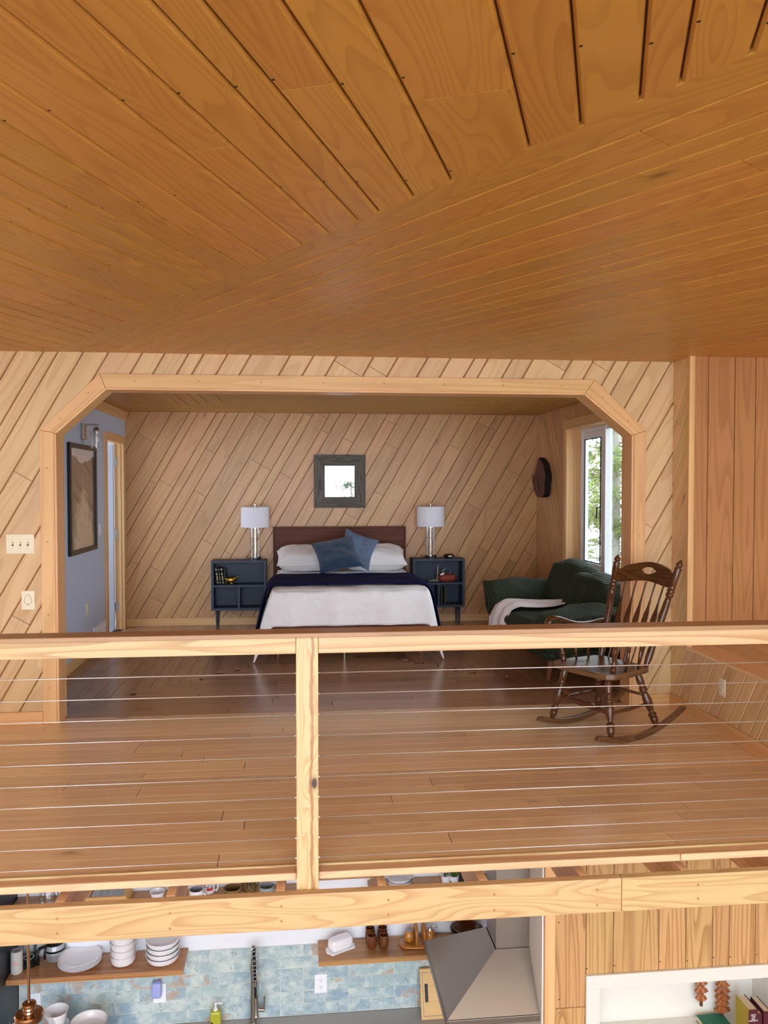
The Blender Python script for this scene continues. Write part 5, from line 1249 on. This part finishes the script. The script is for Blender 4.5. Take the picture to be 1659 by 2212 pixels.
# speaker
sp_ = at(33,2101,Z=ZSH); zt = at(33,2053,Y=sp_.y).z; hS = min(.2, zt-ZSH); r = thing('portable_speaker', 'grey mesh cylinder speaker at the left end of the shelf', 'speaker', (sp_.x,sp_.y,ZSH))
sx = max(sp_.x, KX0+.042)
m = MB(); m.lathe([(0,.0),(.028,.0),(.034,.006),(.0355,.02),(.0355,hS-.02),(.034,hS-.006),(.029,hS)], 32, (sx,sp_.y,ZSH), cap=False); m.build('body', M['speaker'], r, smooth='auto')
m = MB(); m.lathe([(.029,hS),(.026,hS-.004),(0,hS-.005)], 32, (sx,sp_.y,ZSH), cap=False); m.build('top_cone', M['greyc'], r, smooth='auto')
def text(s, loc, size, mat, parent, rot=(PI/2,0,0), name='lettering', ext=.0004, align='CENTER'):
    cu = bpy.data.curves.new(name, 'FONT'); cu.body = s; cu.size = size; cu.extrude = ext; cu.align_x = align; cu.align_y = 'CENTER'; cu.materials.append(mat); cu.space_line = .85
    t_ = bpy.data.objects.new(name, cu); S.collection.objects.link(t_); bpy.context.view_layer.update(); me = bpy.data.meshes.new_from_object(t_.evaluated_get(bpy.context.evaluated_depsgraph_get())); bpy.data.objects.remove(t_)
    me.materials.clear(); me.materials.append(mat); o = bpy.data.objects.new(name, me); o['kind'] = 'stuff'; S.collection.objects.link(o); o.rotation_euler = rot; o.parent = parent; o.location = Vector(loc)-parent.location; return o
text('JBL', (sx+.004,sp_.y-.0362,ZSH+.075), .034, M['pink'], r)
# glass brewer with black base
gx = V3((-1.708,5.272,ZSH))
r = thing('glass_brewer', 'clear glass coffee brewer on a black base beside the speaker', 'coffee maker', gx)
m = MB(); m.lathe([(0,0),(.060,0),(.066,.006),(.066,.026),(.058,.032),(0,.032)], 28, gx, cap=False); m.build('base', M['black'], r, smooth='auto')
m = MB(); m.lathe([(.054,.032),(.056,.20)], 28, gx, cap=False); m.build('glass_body', M['glass'], r, smooth=True)
m = MB(); m.lathe([(.030,.034),(.036,.040),(.030,.046),(.022,.040),(.030,.034)], 24, gx, cap=False); m.build('ring', M['chrome'], r, smooth=True)
m = MB(); m.tube([gx+V3((.045,-.040,.02)), gx+V3((.056,-.052,.03)), gx+V3((.058,-.055,.10)), gx+V3((.052,-.048,.19)), gx+V3((.040,-.036,.195))], .007, 8); m.build('handle', M['black'], r, smooth=True)
# carafe
ca = at(119,2066,Z=ZSH+.01); ca.z = ZSH
r = thing('glass_carafe', 'glass coffee carafe with a black lid and handle on the left shelf', 'carafe', ca)
m = MB(); m.lathe([(0,.001),(.052,.001),(.060,.008),(.063,.04),(.060,.075),(.052,.095),(.050,.100)], 30, ca, cap=False); m.build('glass_body', M['glass'], r, smooth='auto')
m = MB(); m.lathe([(.051,.098),(.056,.100),(.058,.114),(.052,.120),(.0,.120)], 30, ca, cap=False); l_ = m.build('lid', M['black'], r, smooth='auto')
MB().box(ca+V3((-.014,-.03,.118)), ca+V3((.014,.01,.130))).build('thumb_tab', M['black'], l_, bevel=.002)
m = MB(); m.lathe([(.0635,.060),(.0645,.062),(.0645,.072),(.0625,.073)], 30, ca, cap=False); m.build('band', M['black'], r, smooth='auto')
m = MB(); m.tube([ca+V3((-.036,-.045,.108)), ca+V3((-.068,-.082,.112)), ca+V3((-.082,-.096,.085)), ca+V3((-.084,-.096,.035)), ca+V3((-.076,-.088,.012))], [.010,.011,.011,.010,.009], 8); m.tube([ca+V3((-.040,-.048,.11)), ca+V3((-.048,-.054,.06)), ca+V3((-.046,-.052,.025))], .008, 8); m.build('handle', M['black'], r, smooth=True)
# butter dish
bt_ = at(735,2043,Z=ZSH+.02); bt_.z = ZSH; r = thing('butter_dish', 'white ceramic butter dish with a domed lid', 'butter dish', bt_)
Mx = Matrix.Translation(bt_) @ Matrix.Rotation(math.radians(28),4,'Z')
m = MB(); m.prism([(-.105,-.0,.0),(-.085,-.048,.0),(.085,-.048,.0),(.105,0,.0),(.085,.048,.0),(-.085,.048,.0)], (0,0,.009), Mx); m.build('tray', M['porc'], r, bevel=.003)
m = MB(); m.superbox((0,0,.045), (.078,.038,.036), 10, .5, Mx); m.build('lid', M['porc'], r, smooth=True)
# wooden cups
CP = [(0,.003),(.022,.0),(.026,.004),(.033,.03),(.034,.045),(.031,.075),(.0295,.088),(.0275,.088),(.028,.075),(.030,.045),(.026,.012),(0,.008)]
for px, py, lb_ in ((799,2027,'back left of four dark wooden cups on the right shelf'),(826,2027,'back right of four dark wooden cups on the right shelf'),(803,2047,'front left of four dark wooden cups on the right shelf'),(829,2046,'front right of four dark wooden cups on the right shelf')):
    p = at(px, py, Z=ZSH+.004); lathed('wooden_cup', (p.x,min(p.y,5.305),ZSH+.0005), CP, M['cupw'], lb_, 'cup', 'dark wooden cups on the right shelf', 24)
# salt and pepper set on a wooden base
q = at(898,2036,Z=ZSH+.012); q.z = ZSH; r = thing('condiment_stand', 'honey wood stand with two loop handles on the right shelf', 'stand', q)
m = MB(); m.superbox(q+V3((.03,-.0,.011)), (.125,.062,.011), 10, .6); m.build('base', M['honeyw'], r, smooth=True)
for dx in (.0, .052):
    m = MB(); pts = [q+V3((dx,-.045,.02)), q+V3((dx,-.048,.09)), q+V3((dx,-.034,.125)), q+V3((dx,-.0,.135)), q+V3((dx,.034,.125)), q+V3((dx,.048,.09)), q+V3((dx,.045,.02))]; m.tube(pts, .009, 10); m.build('loop_handle', M['honeyw'], r, smooth=True)
for dx, nm, lb_ in ((-.045,'salt_shaker','small round honey wood shaker with a pale top on the stand'), (.095,'pepper_grinder','round honey wood grinder with a chrome crank on the stand')):
    c_ = q+V3((dx,.005,.0235)); rr_ = thing(nm, lb_, 'shaker' if dx < 0 else 'grinder', c_)
    m = MB(); m.lathe([(0,0),(.024,0),(.032,.012),(.034,.035),(.030,.055),(.020,.068)], 24, c_, cap=False); m.build('body', M['honeyw'], rr_, smooth=True)
    if dx < 0:
        m = MB(); m.lathe([(.020,.068),(.019,.071),(0,.073)], 24, c_, cap=False); m.build('top', M['greyc'], rr_, smooth='auto')
    else:
        m = MB(); m.lathe([(.020,.068),(.018,.078),(.010,.088),(0,.090)], 24, c_, cap=False); m.build('dome', M['chrome'], rr_, smooth='auto')
        m = MB(); m.tube([c_+V3((0,0,.088)), c_+V3((.02,-.004,.092)), c_+V3((.045,-.01,.088))], .003, 8); m.build('crank', M['chrome'], rr_, smooth=True)
        m = MB(); m.lathe([(0,0),(.005,.0),(.007,.008),(.005,.016),(0,.018)], 14, c_+V3((.045,-.01,.084)), cap=False); m.build('knob', M['chrome'], rr_, smooth=True)
# wooden bowls
q = at(1003,2003,Z=ZSH+.05); q.z = ZSH; q.y = min(q.y, 5.235)
for k, (rr_, hh, lb_, mt) in enumerate(((.112,.085,'large dark wooden bowl at the hood end of the right shelf','chair'), (.092,.075,'wavy edged red brown wooden bowl nested inside the dark one','cupw'))):
    c_ = V3((q.x,q.y,ZSH+.0005+k*.022)); r = thing('wooden_bowl', lb_, 'bowl', c_, 0, 'nested wooden bowls'); sg_ = 40; vs, fs = [], []
    pr = [(.0,.0),(.55,.0),(.80,.35),(1,1),(.93,1),(.74,.38),(.5,.10),(0,.08)]
    for i in range(sg_):
        a = 2*PI*i/sg_; wv = (1+.05*math.sin(5*a)) if k else 1; wz = (1+.10*math.sin(5*a+1)) if k else 1
        for u, v in pr: vs.append((c_.x+rr_*u*wv*math.cos(a), c_.y+rr_*u*wv*math.sin(a), c_.z+hh*v*(wz if v == 1 else 1)))
    for i in range(sg_):
        for j in range(len(pr)-1): fs.append((i*8+j, ((i+1)%sg_)*8+j, ((i+1)%sg_)*8+j+1, i*8+j+1))
    m = MB(); m.mesh(vs, fs); m.build('body', M[mt], r, smooth=True)
# ---- upper shelf: mugs
def mug(px, py, rad, h, mat, label, hdir=1, inner=None, zr=None):
    zz = ZU+h; p = at(px, py, Z=zz); p.y = min(p.y, YK-.02-rad); r = thing('mug', label, 'mug', (p.x,p.y,ZU), 0, 'mugs on the upper shelf'); c_ = (p.x,p.y,ZU+.0005)
    m = MB(); m.lathe([(0,.003),(rad*.85,0),(rad*.95,.006),(rad,.03),(rad,h),(rad-.004,h)], 28, c_, cap=False); m.build('body', mat, r, smooth='auto')
    m = MB(); m.lathe([(rad-.004,h),(rad-.005,.02),(0,.010)], 28, c_, cap=False); m.build('inside', inner or mat, r, smooth='auto')
    m = MB(); d_ = V3((math.cos(-.5)*hdir, math.sin(-.5), 0)); pc = V3(c_)
    m.tube([pc+d_*(rad-.003)+V3((0,0,h*.82)), pc+d_*(rad+.022)+V3((0,0,h*.80)), pc+d_*(rad+.030)+V3((0,0,h*.5)), pc+d_*(rad+.020)+V3((0,0,h*.22)), pc+d_*(rad-.003)+V3((0,0,h*.24))], .0055, 8); m.build('handle', mat, r, smooth=True)
    return r, p
mug(424,1921,.044,.092,M['porc'],'white mug with black lettering, leftmost under the joist gap',1,M['greyc'])
r, p = mug(451,1893,.042,.10,M['porc'],'white mug with a black and red printed picture')
def onmug(p, rad, pts, mat, r, nm='print'):
    m = MB()
    for a, z, w in pts:   # angle, height, size
        c_ = V3((p.x+rad*1.012*math.cos(a), p.y+rad*1.012*math.sin(a), ZU+z)); t_ = V3((-math.sin(a), math.cos(a), 0))
        m.poly([c_-t_*w+V3((0,0,-w*.3)), c_+t_*w*.7+V3((0,0,-w)), c_+t_*w+V3((0,0,w*.4)), c_-t_*w*.3+V3((0,0,w))])
    m.build(nm, mat, r, kind='stuff')
rn = random.Random(4)
onmug(p, .042, [(-PI/2+rn.uniform(-.7,.7), rn.uniform(.045,.085), rn.uniform(.002,.006)) for _ in range(26)], M['ink'], r)
onmug(p, .0425, [(-PI/2+.2+.12*k, .034+.002*(k%2), .010) for k in range(-2,4)], M['redprint'], r, 'red_print')
mug(502,1917,.056,.085,M['crock'],'wide brown stoneware mug in the middle of the row',1,M['crock'])
r, p = mug(538,1891,.045,.098,M['crock'],'brown mug with a black tree print')
onmug(p, .045, [(-PI/2+rn.gauss(0,.28), .055+rn.gauss(0,.012), rn.uniform(.003,.006)) for _ in range(34)], M['ink'], r)
mug(576,1913,.049,.082,M['greyc'],'pale grey blue mug at the right end of the row',1,M['greyc'])
q = at(340,1925,Z=ZU+.06); lathed('small_bowl', (q.x,min(q.y,5.28),ZU+.0005), [(0,.004),(.03,0),(.034,.01),(.046,.055),(.048,.060),(.045,.06),(.031,.014),(0,.01)], M['porc'], 'small white bowl alone on the upper shelf beside the wooden box', 'bowl')
# wooden display box with a divided glass lid
q = at(240,1912,Z=ZU+.07); bx0, bx1, by0, by1, bz = q.x-.13, q.x+.13, 5.135, 5.335, ZU+.075
r = thing('display_box', 'wooden box with a divided glass lid on the upper shelf', 'box', (q.x,5.23,ZU))
for a, b in (((bx0,by0,ZU+.0005),(bx1,by0+.014,bz)),((bx0,by1-.014,ZU+.0005),(bx1,by1,bz)),((bx0,by0+.014,ZU+.0005),(bx0+.03,by1-.014,bz)),((bx1-.03,by0+.014,ZU+.0005),(bx1,by1-.014,bz))): MB().box(a, b).build('side_board', M['bamboo'], r, bevel=.001)
MB().box((bx0+.03,by0+.014,bz-.012),(bx1-.03,by1-.014,bz-.009)).build('glass_lid', M['glass'], r)
MB().box((bx0+.03,by0+.014,ZU+.01),(bx1-.03,by1-.014,ZU+.02)).build('lining', M['greyc'], r)
for k in range(3): MB().box((bx0+.03+(k+1)*.05-.0015,by0+.014,ZU+.02),(bx0+.03+(k+1)*.05+.0015,by1-.014,bz-.006)).build('divider', M['nickel'], r)
# upper glass jar at far left
q = at(97,1944,Z=ZU+.08); q.z = ZU; q.y = 5.22
r = thing('glass_jar', 'clear glass jug with a dark collar at the far left of the upper shelf', 'jar', q)
m = MB(); m.lathe([(0,.001),(.05,.001),(.058,.012),(.058,.10),(.048,.12)], 28, q, cap=False); m.build('body', M['glass'], r, smooth='auto'); m = MB(); m.lathe([(.047,.118),(.052,.12),(.052,.132),(.030,.134),(0,.134)], 28, q, cap=False); m.build('lid', M['black'], r, smooth='auto')
# upper right: bowls, plants, dark kettle
q = at(862,1890,Z=ZU+.075)
for k in range(2): lathed('mixing_bowl', (q.x,min(q.y,5.24),ZU+.0005+k*.02), [(0,.004),(.06,0),(.07,.008),(.092,.055),(.096,.058),(.09,.056),(.066,.012),(0,.01)], M['porc'], 'pale mixing bowl, %s of the pair on the upper shelf' % ('lower','upper')[k], 'bowl', 'mixing bowls on the upper shelf')
def plant(px, potm, leafm, label, n, h, sp, seed):
    q = at(px, 1892, Z=ZU+.05); q.y = min(q.y, 5.27); r = thing('potted_plant', label, 'plant', (q.x,q.y,ZU)); c_ = (q.x,q.y,ZU+.0005)
    m = MB(); m.lathe([(0,.003),(.024,0),(.026,.004),(.034,.055),(.036,.057),(.031,.057),(0,.045)], 20, c_, cap=False); m.build('pot', potm, r, smooth='auto')
    rn = random.Random(seed); m = MB()
    for _ in range(n):
        a = rn.uniform(0,2*PI); d_ = rn.uniform(0,sp); p = V3(c_)+V3((math.cos(a)*d_, math.sin(a)*d_*.8, rn.uniform(-.01 if sp > .03 else .05, h))); u = V3((rn.uniform(-1,1),rn.uniform(-1,1),rn.uniform(-1,1))).normalized()*.006; w = u.orthogonal().normalized()*.003
        m.poly([p-u,p+w,p+u,p-w])
    m.build('leaves', leafm, r, kind='stuff')
plant(963, M['porc'], M['leafd'], 'small white pot with sparse sprigs on the upper shelf', 40, .075, .022, 5)
plant(981, M['porc'], M['herb'], 'bushy trailing green herb on the upper shelf', 1100, .10, .034, 6)
q = at(1012,1888,Z=ZU+.06); q.y = min(q.y,5.26); q.z = ZU; r = thing('dark_kettle', 'dark grey metal kettle at the right of the upper shelf', 'kettle', q)
m = MB(); m.lathe([(0,0),(.058,0),(.062,.01),(.058,.08),(.040,.10),(0,.105)], 26, q, cap=False); m.build('body', plain('dark_enamel', (52,54,56), .3, .4, scale=12), r, smooth='auto'); m = MB(); m.tube([q+V3((.02,-.055,.085)), q+V3((.03,-.085,.07)), q+V3((.03,-.082,.03)), q+V3((.02,-.058,.02))], .006, 8); m.build('handle', M['black'], r, smooth=True)
# ---- soap, tap
q = V3((-.545,5.265,ZCT)); r = thing('soap_dispenser', 'clear bottle of yellow soap with a white pump', 'soap', q)
m = MB(); m.superbox(q+V3((0,0,.062)), (.034,.022,.062), 8, .3); m.build('bottle', M['soap'], r, smooth=True)
m = MB(); m.lathe([(.010,.118),(.014,.122),(.014,.136),(.006,.140),(.004,.165),(.010,.167),(.010,.176),(0,.177)], 18, q, cap=False); m.box(q+V3((.0,-.006,.168)), q+V3((.042,.006,.175))); m.build('pump', M['outlet'], r, smooth='auto')
MB().box(q+V3((-.028,-.0245,.03)), q+V3((-.018,-.0235,.06))).build('label_patch', M['ink'], r)
q = V3((-.303,5.285,ZCT)); r = thing('kitchen_tap', 'brushed nickel spring neck tap at the counter', 'tap', q)
m = MB(); m.lathe([(0,0),(.027,0),(.027,.012),(.021,.02),(.021,.17),(.0175,.175),(.0175,.36),(.0205,.362),(.0205,.40),(.0165,.402),(.0165,.44),(0,.44)], 22, q, cap=False); m.build('column', M['nickel'], r, smooth='auto')
arc = [q+V3((0,0,.43))]
for k in range(13):
    a = PI*k/12; arc.append(q+V3((.012*(1-math.cos(a))/2*1.2, -.065*(1-math.cos(a)), .48+.055*math.sin(a))))
end = arc[-1]; arc.append(end+V3((.004,-.004,-.12)))
m = MB(); m.tube(arc, .0085, 10); hs = m.build('hose', M['black'], r, smooth=True)
def along(pts, t):
    L = [0]; 
    for a, b in zip(pts, pts[1:]): L.append(L[-1]+(b-a).length)
    s = t*L[-1]
    for i in range(len(pts)-1):
        if s <= L[i+1] or i == len(pts)-2:
            f = (s-L[i])/max(1e-9, L[i+1]-L[i]); return pts[i].lerp(pts[i+1], f), (pts[i+1]-pts[i]).normalized()
sp = []
for k in range(260):
    t = k/259; p, d_ = along(arc, t); a = d_.orthogonal().normalized() if False else V3((1,0,0)); b = d_.cross(a).normalized(); a = b.cross(d_).normalized(); w = t*15*2*PI; sp.append(p+(a*math.cos(w)+b*math.sin(w))*.0135)
m = MB(); m.tube(sp, .0022, 5); m.build('spring', M['chrome'], r, smooth=True)
m = MB(); e = arc[-1]; m.tube([e+V3((0,0,.012)), e+V3((0,0,-.02))], .016, 16); m.tube([e+V3((0,0,-.02)), e+V3((.003,-.003,-.10))], .0075, 10, mi=1); m.tube([e+V3((.003,-.003,-.095)), e+V3((.004,-.004,-.13)), e+V3((.004,-.004,-.132)), e+V3((.005,-.004,-.20)), e+V3((.005,-.004,-.215))], [.017,.017,.0145,.0145,.019], 16); m.build('spray_head', [M['nickel'],M['black']], r, smooth='auto')
m = MB(); m.tube([q+V3((.018,-.005,.36)), q+V3((.05,-.06,.27))], .003, 6); m.build('holder_arm', M['nickel'], r)
m = MB(); m.tube([q+V3((.02,0,.10)), q+V3((.075,-.01,.10))], .014, 14); m.tube([q+V3((.068,-.01,.11)), q+V3((.072,-.012,.19))], .0055, 10); m.build('lever', M['nickel'], r, smooth='auto')
# ---- brass pendant
PY = 3.9; pa, pb = at(57,1990,Y=PY), at(66,2166,Y=PY); px_ = (pa.x+pb.x)/2; q = V3((px_,PY,pb.z))
r = thing('pendant_light', 'polished brass pendant lamp on a long rod at the lower left', 'pendant lamp', q)
m = MB(); m.lathe([(.0065,-.01),(.0065,.30),(.008,.30),(.008,.306),(.0055,.306),(.0055,-.052-q.z)], 14, q, cap=False); m.build('rod', M['brass'], r, smooth='auto')
m = MB(); m.lathe([(.0,.004),(.030,.0),(.033,-.004),(.033,-.012),(.026,-.018),(.028,-.026),(.024,-.034),(.028,-.044),(.026,-.060),(.022,-.075)], 30, q, cap=False); m.build('socket_cap', M['brass'], r, smooth='auto')
m = MB(); m.lathe([(.0,-.040),(.060,-.046),(.066,-.054),(.064,-.070),(.060,-.080)], 36, q, cap=False); m.build('flange', M['brass'], r, smooth='auto')
m = MB(); m.lathe([(.058,-.070),(.095,-.095),(.120,-.150),(.125,-.22),(.122,-.25)], 40, q, cap=False); m.build('glass_shade', M['glass'], r, smooth=True)
# ================================================================ kitchen plank wall with the white niche
YP = 4.10
wp = struct('wall_kitchen_front', 'honey wall of vertical planks below the loft at right')
NX0, NX1, NZ0, NZ1 = 1.578, 2.62, -1.40, -.995
HN = rect(NX0-.02, NZ0-.6, NX1+.02, NZ1+.02)
slab(wp, 'backing', M['gapw'], (0,YP+.014,0), (1,0,0), (0,0,1), [rect(KX1+.032, ZLOW, X1, -.055)], .02, [HN])
vx = [1.337]+[at(x, 2000, Y=YP).x for x in (1266.5,1325.5,1384,1424,1482,1540,1576,1632)]; vx[2:4] = [vx[2], vx[4]]; vx = sorted(set(round(v,4) for v in vx)); vx = vx+seq(vx[-1]+.14, X1, [.14,.1,.17], 4)
nails = []
field(wp, 'plank', M['kwall'], (0,YP+.014,0), (1,0,0), (0,0,1), [rect(1.337, ZLOW, X1, -.055)], PI/2, sorted(-x for x in vx), h=.014, gap=.003, ch=.0025, holes=[HN], seed=77, Lr=(3,4), joints={len(vx)-2: [at(1230,2177,Y=YP).z]})
for px, py in ((1207,1993),(1208,2159),(1209,2188),(1268,2093),(1327,2086),(1426,2077.5),(1484,2075.5),(1541,2068.5),(1577,2067),(1634,2062)): nails.append(at(px, py, Y=YP-.0008))
nail_mesh(wp, nails, (0,-1,0), .0035, M['hole'])
tp = struct('trim_8', 'wood corner board at the end of the kitchen plank wall'); MB().box((KX1+.0075,YP-.012,ZLOW),(1.336,YP+.03,-.055)).build('board', M['trimw'], tp, grain=(0,0,1), bevel=.002)
ni = thing('display_niche', 'white framed recessed niche with books in the plank wall', 'niche', ((NX0+NX1)/2, YP, NZ0))
for a, b, nm in (((1.503,YP-.018,ZLOW+.3),(NX0,YP,NZ1-.0005),'frame_board'), ((1.503,YP-.018,NZ1),(NX1+.09,YP,-.923),'frame_board'), ((NX1,YP-.018,ZLOW+.3),(NX1+.075,YP,NZ1-.0005),'frame_board')):
    MB().box(a, b).build(nm, M['wshelf'], ni, bevel=.002)
m = MB(); m.box((NX0-.015,YP-.002,NZ1),(NX1+.015,4.42,NZ1+.012)); m.build('niche_top', M['wshelf'], ni)
MB().box((NX0-.015,YP-.002,NZ0-.55),(NX0,4.42,NZ1)).build('niche_side', M['wshelf'], ni); MB().box((NX1,YP-.002,NZ0-.55),(NX1+.015,4.42,NZ1)).build('niche_side', M['wshelf'], ni)
MB().box((NX0,4.405,NZ0-.55),(NX1,4.42,NZ1)).build('niche_back', M['wshelf'], ni); MB().box((NX0,YP-.002,NZ0-.02),(NX1,4.404,NZ0)).build('niche_shelf', M['wshelf'], ni, bevel=.001)
def carved(px, y0, y1, tiers, w, label, seed, stalk):
    a, b = at(px, y0, Y=4.35), at(px, y1, Y=4.35); rn = random.Random(seed); H = (b-a).length; r = thing('carved_tree', label, 'ornament', (a.x,4.35,b.z), 0, 'carved trees in the white niche')
    top = a.z+.05; zz0 = b.z+stalk; hT = (top-zz0)/tiers
    m = MB(); m.turned((a.x,4.35,b.z), (a.x,4.35,top+.01), [(0,.010),(1,.006)], 8); m.build('trunk', M['cupw'], r, smooth='auto')
    m = MB(); m.tube([(a.x,4.35,top), (a.x,4.35,NZ1-.002)], .0012, 5); m.build('hanging_cord', M['slot'], r)
    for k in range(tiers):
        z = zz0+k*hT; ww = w*(1-.28*k/tiers)*(rn.uniform(.9,1.1)); n = 16; vs, fs = [], []; ph = rn.uniform(0,6)
        for i in range(n):
            an = 2*PI*i/n; jg = 1+(.12 if i % 2 else -.05)+.08*math.sin(2*an+ph)
            for rr_, dz in ((.006,hT*1.05),(ww*.55*jg,hT*.55),(ww*jg,hT*.12+.004*(i%2)),(ww*.75*jg,0),(.005,hT*.25)): vs.append((a.x+math.cos(an)*rr_, 4.35+math.sin(an)*rr_*.62, z+dz))
        for i in range(n):
            for j in range(4): fs.append((i*5+j, ((i+1)%n)*5+j, ((i+1)%n)*5+j+1, i*5+j+1))
        m = MB(); m.mesh(vs, fs); m.build('tier', M['carve'], r, grain=(0,0,1))
carved(1515, 2113, 2172, 4, .038, 'smaller carved wooden tree with three spiky tiers in the niche', 1, .035)
carved(1561, 2108, 2194, 7, .046, 'larger carved wooden tree with many rounded tiers in the niche', 2, .03)
# books in the niche
zt = -1.175; a, b = at(1590,2149,Z=zt), at(1617,2182,Z=zt); bx = (a.x+b.x)/2; y0, y1 = b.y, min(a.y, 4.395)
def nbook(x, w, h, y0, y1, c1, c2, label):
    r = thing('book', label, 'book', (x,y0,NZ0), 0, 'books in the white niche')
    MB().box((x,y0+.003,NZ0+.0005),(x+.003,y1,NZ0+h)).build('front_cover', c1, r); MB().box((x+w-.003,y0+.003,NZ0+.0005),(x+w,y1,NZ0+h)).build('back_cover', c2, r); MB().box((x,y0,NZ0+.0005),(x+w,y0+.003,NZ0+h)).build('spine', c2, r, bevel=.0008)
    MB().box((x+.003,y0+.003,NZ0+.003),(x+w-.003,y1-.004,NZ0+h-.003)).build('pages', M['pages'], r, grain=(0,1,0)); return r
w1 = at(1637,2180,Z=zt).x-bx
r = nbook(bx, w1, zt-NZ0, y0, y1, M['byellow'], M['bmaroon'], 'book with a mustard cover and maroon spine standing in the niche')
text('NEW\nTHE\nSEA\nHANSON', (bx+w1/2, y0-.0006, zt-.045), .0125, M['outlet'], r)
nbook(bx+w1+.004, .026, zt-NZ0-.03, y0+.01, y1, M['bmaroon'], M['bmaroon'], 'thin maroon book standing just right of the mustard one')
nbook(bx+w1+.034, .040, zt-NZ0-.015, y0+.0, y1, M['bmaroon'], M['bmaroon'], 'thick maroon book at the right end of the niche row')
zt = NZ0+.035; a, b, c_ = at(1508,2188,Z=zt), at(1584,2185,Z=zt), at(1601,2212,Z=zt)
ax0, ax1, ay0, ay1 = a.x-.02, bx-.006, 4.125, min(a.y, 4.36)
r = thing('book', 'green cloth book lying flat in the niche with a black drawing', 'book', ((ax0+ax1)/2, ay0, NZ0), 0, 'books in the white niche')
MB().box((ax0,ay0,zt-.003),(ax1,ay1,zt)).build('front_cover', M['bgreen'], r, bevel=.0008); MB().box((ax0,ay0,NZ0+.0005),(ax1,ay1,NZ0+.0035)).build('back_cover', M['bgreen'], r); MB().box((ax0+.004,ay0+.004,NZ0+.0035),(ax1-.003,ay1-.004,zt-.003)).build('pages', M['pages'], r)
m = MB(); rn = random.Random(3); cc = V3(((ax0+ax1)/2+.02, (ay0+ay1)/2-.03, zt+.0004))
for _ in range(40):
    p = cc+V3((rn.gauss(0,.022), rn.gauss(0,.025), 0)); an = rn.uniform(0,6); s_ = rn.uniform(.003,.010); m.poly([p+V3((math.cos(an+k*1.57)*s_*(.4 if k%2 else 1), math.sin(an+k*1.57)*s_*(.4 if k%2 else 1), 0)) for k in range(4)])
m.build('cover_drawing', M['ink'], r, kind='stuff')
m = MB()
for k in range(3): m.box((ax0+.035+k*.006,ay0+.03+k*.05,zt),(ax0+.040+k*.006,ay0+.055+k*.05,zt+.0004))
m.build('cover_lettering', M['gilt'], r, kind='stuff')
q = at(1513,2207,Z=NZ0+.03); r = thing('wood_log_piece', 'small brown log piece beside the green book in the niche', 'ornament', (q.x-.01,4.14,NZ0))
m = MB(); m.turned((q.x-.012,4.125,NZ0+.026), (q.x-.020,4.24,NZ0+.026), [(0,.020),(.03,.025),(.5,.024),(.97,.025),(1,.02)], 14); m.build('log', M['cupw'], r, grain=(0,1,0), smooth='auto')
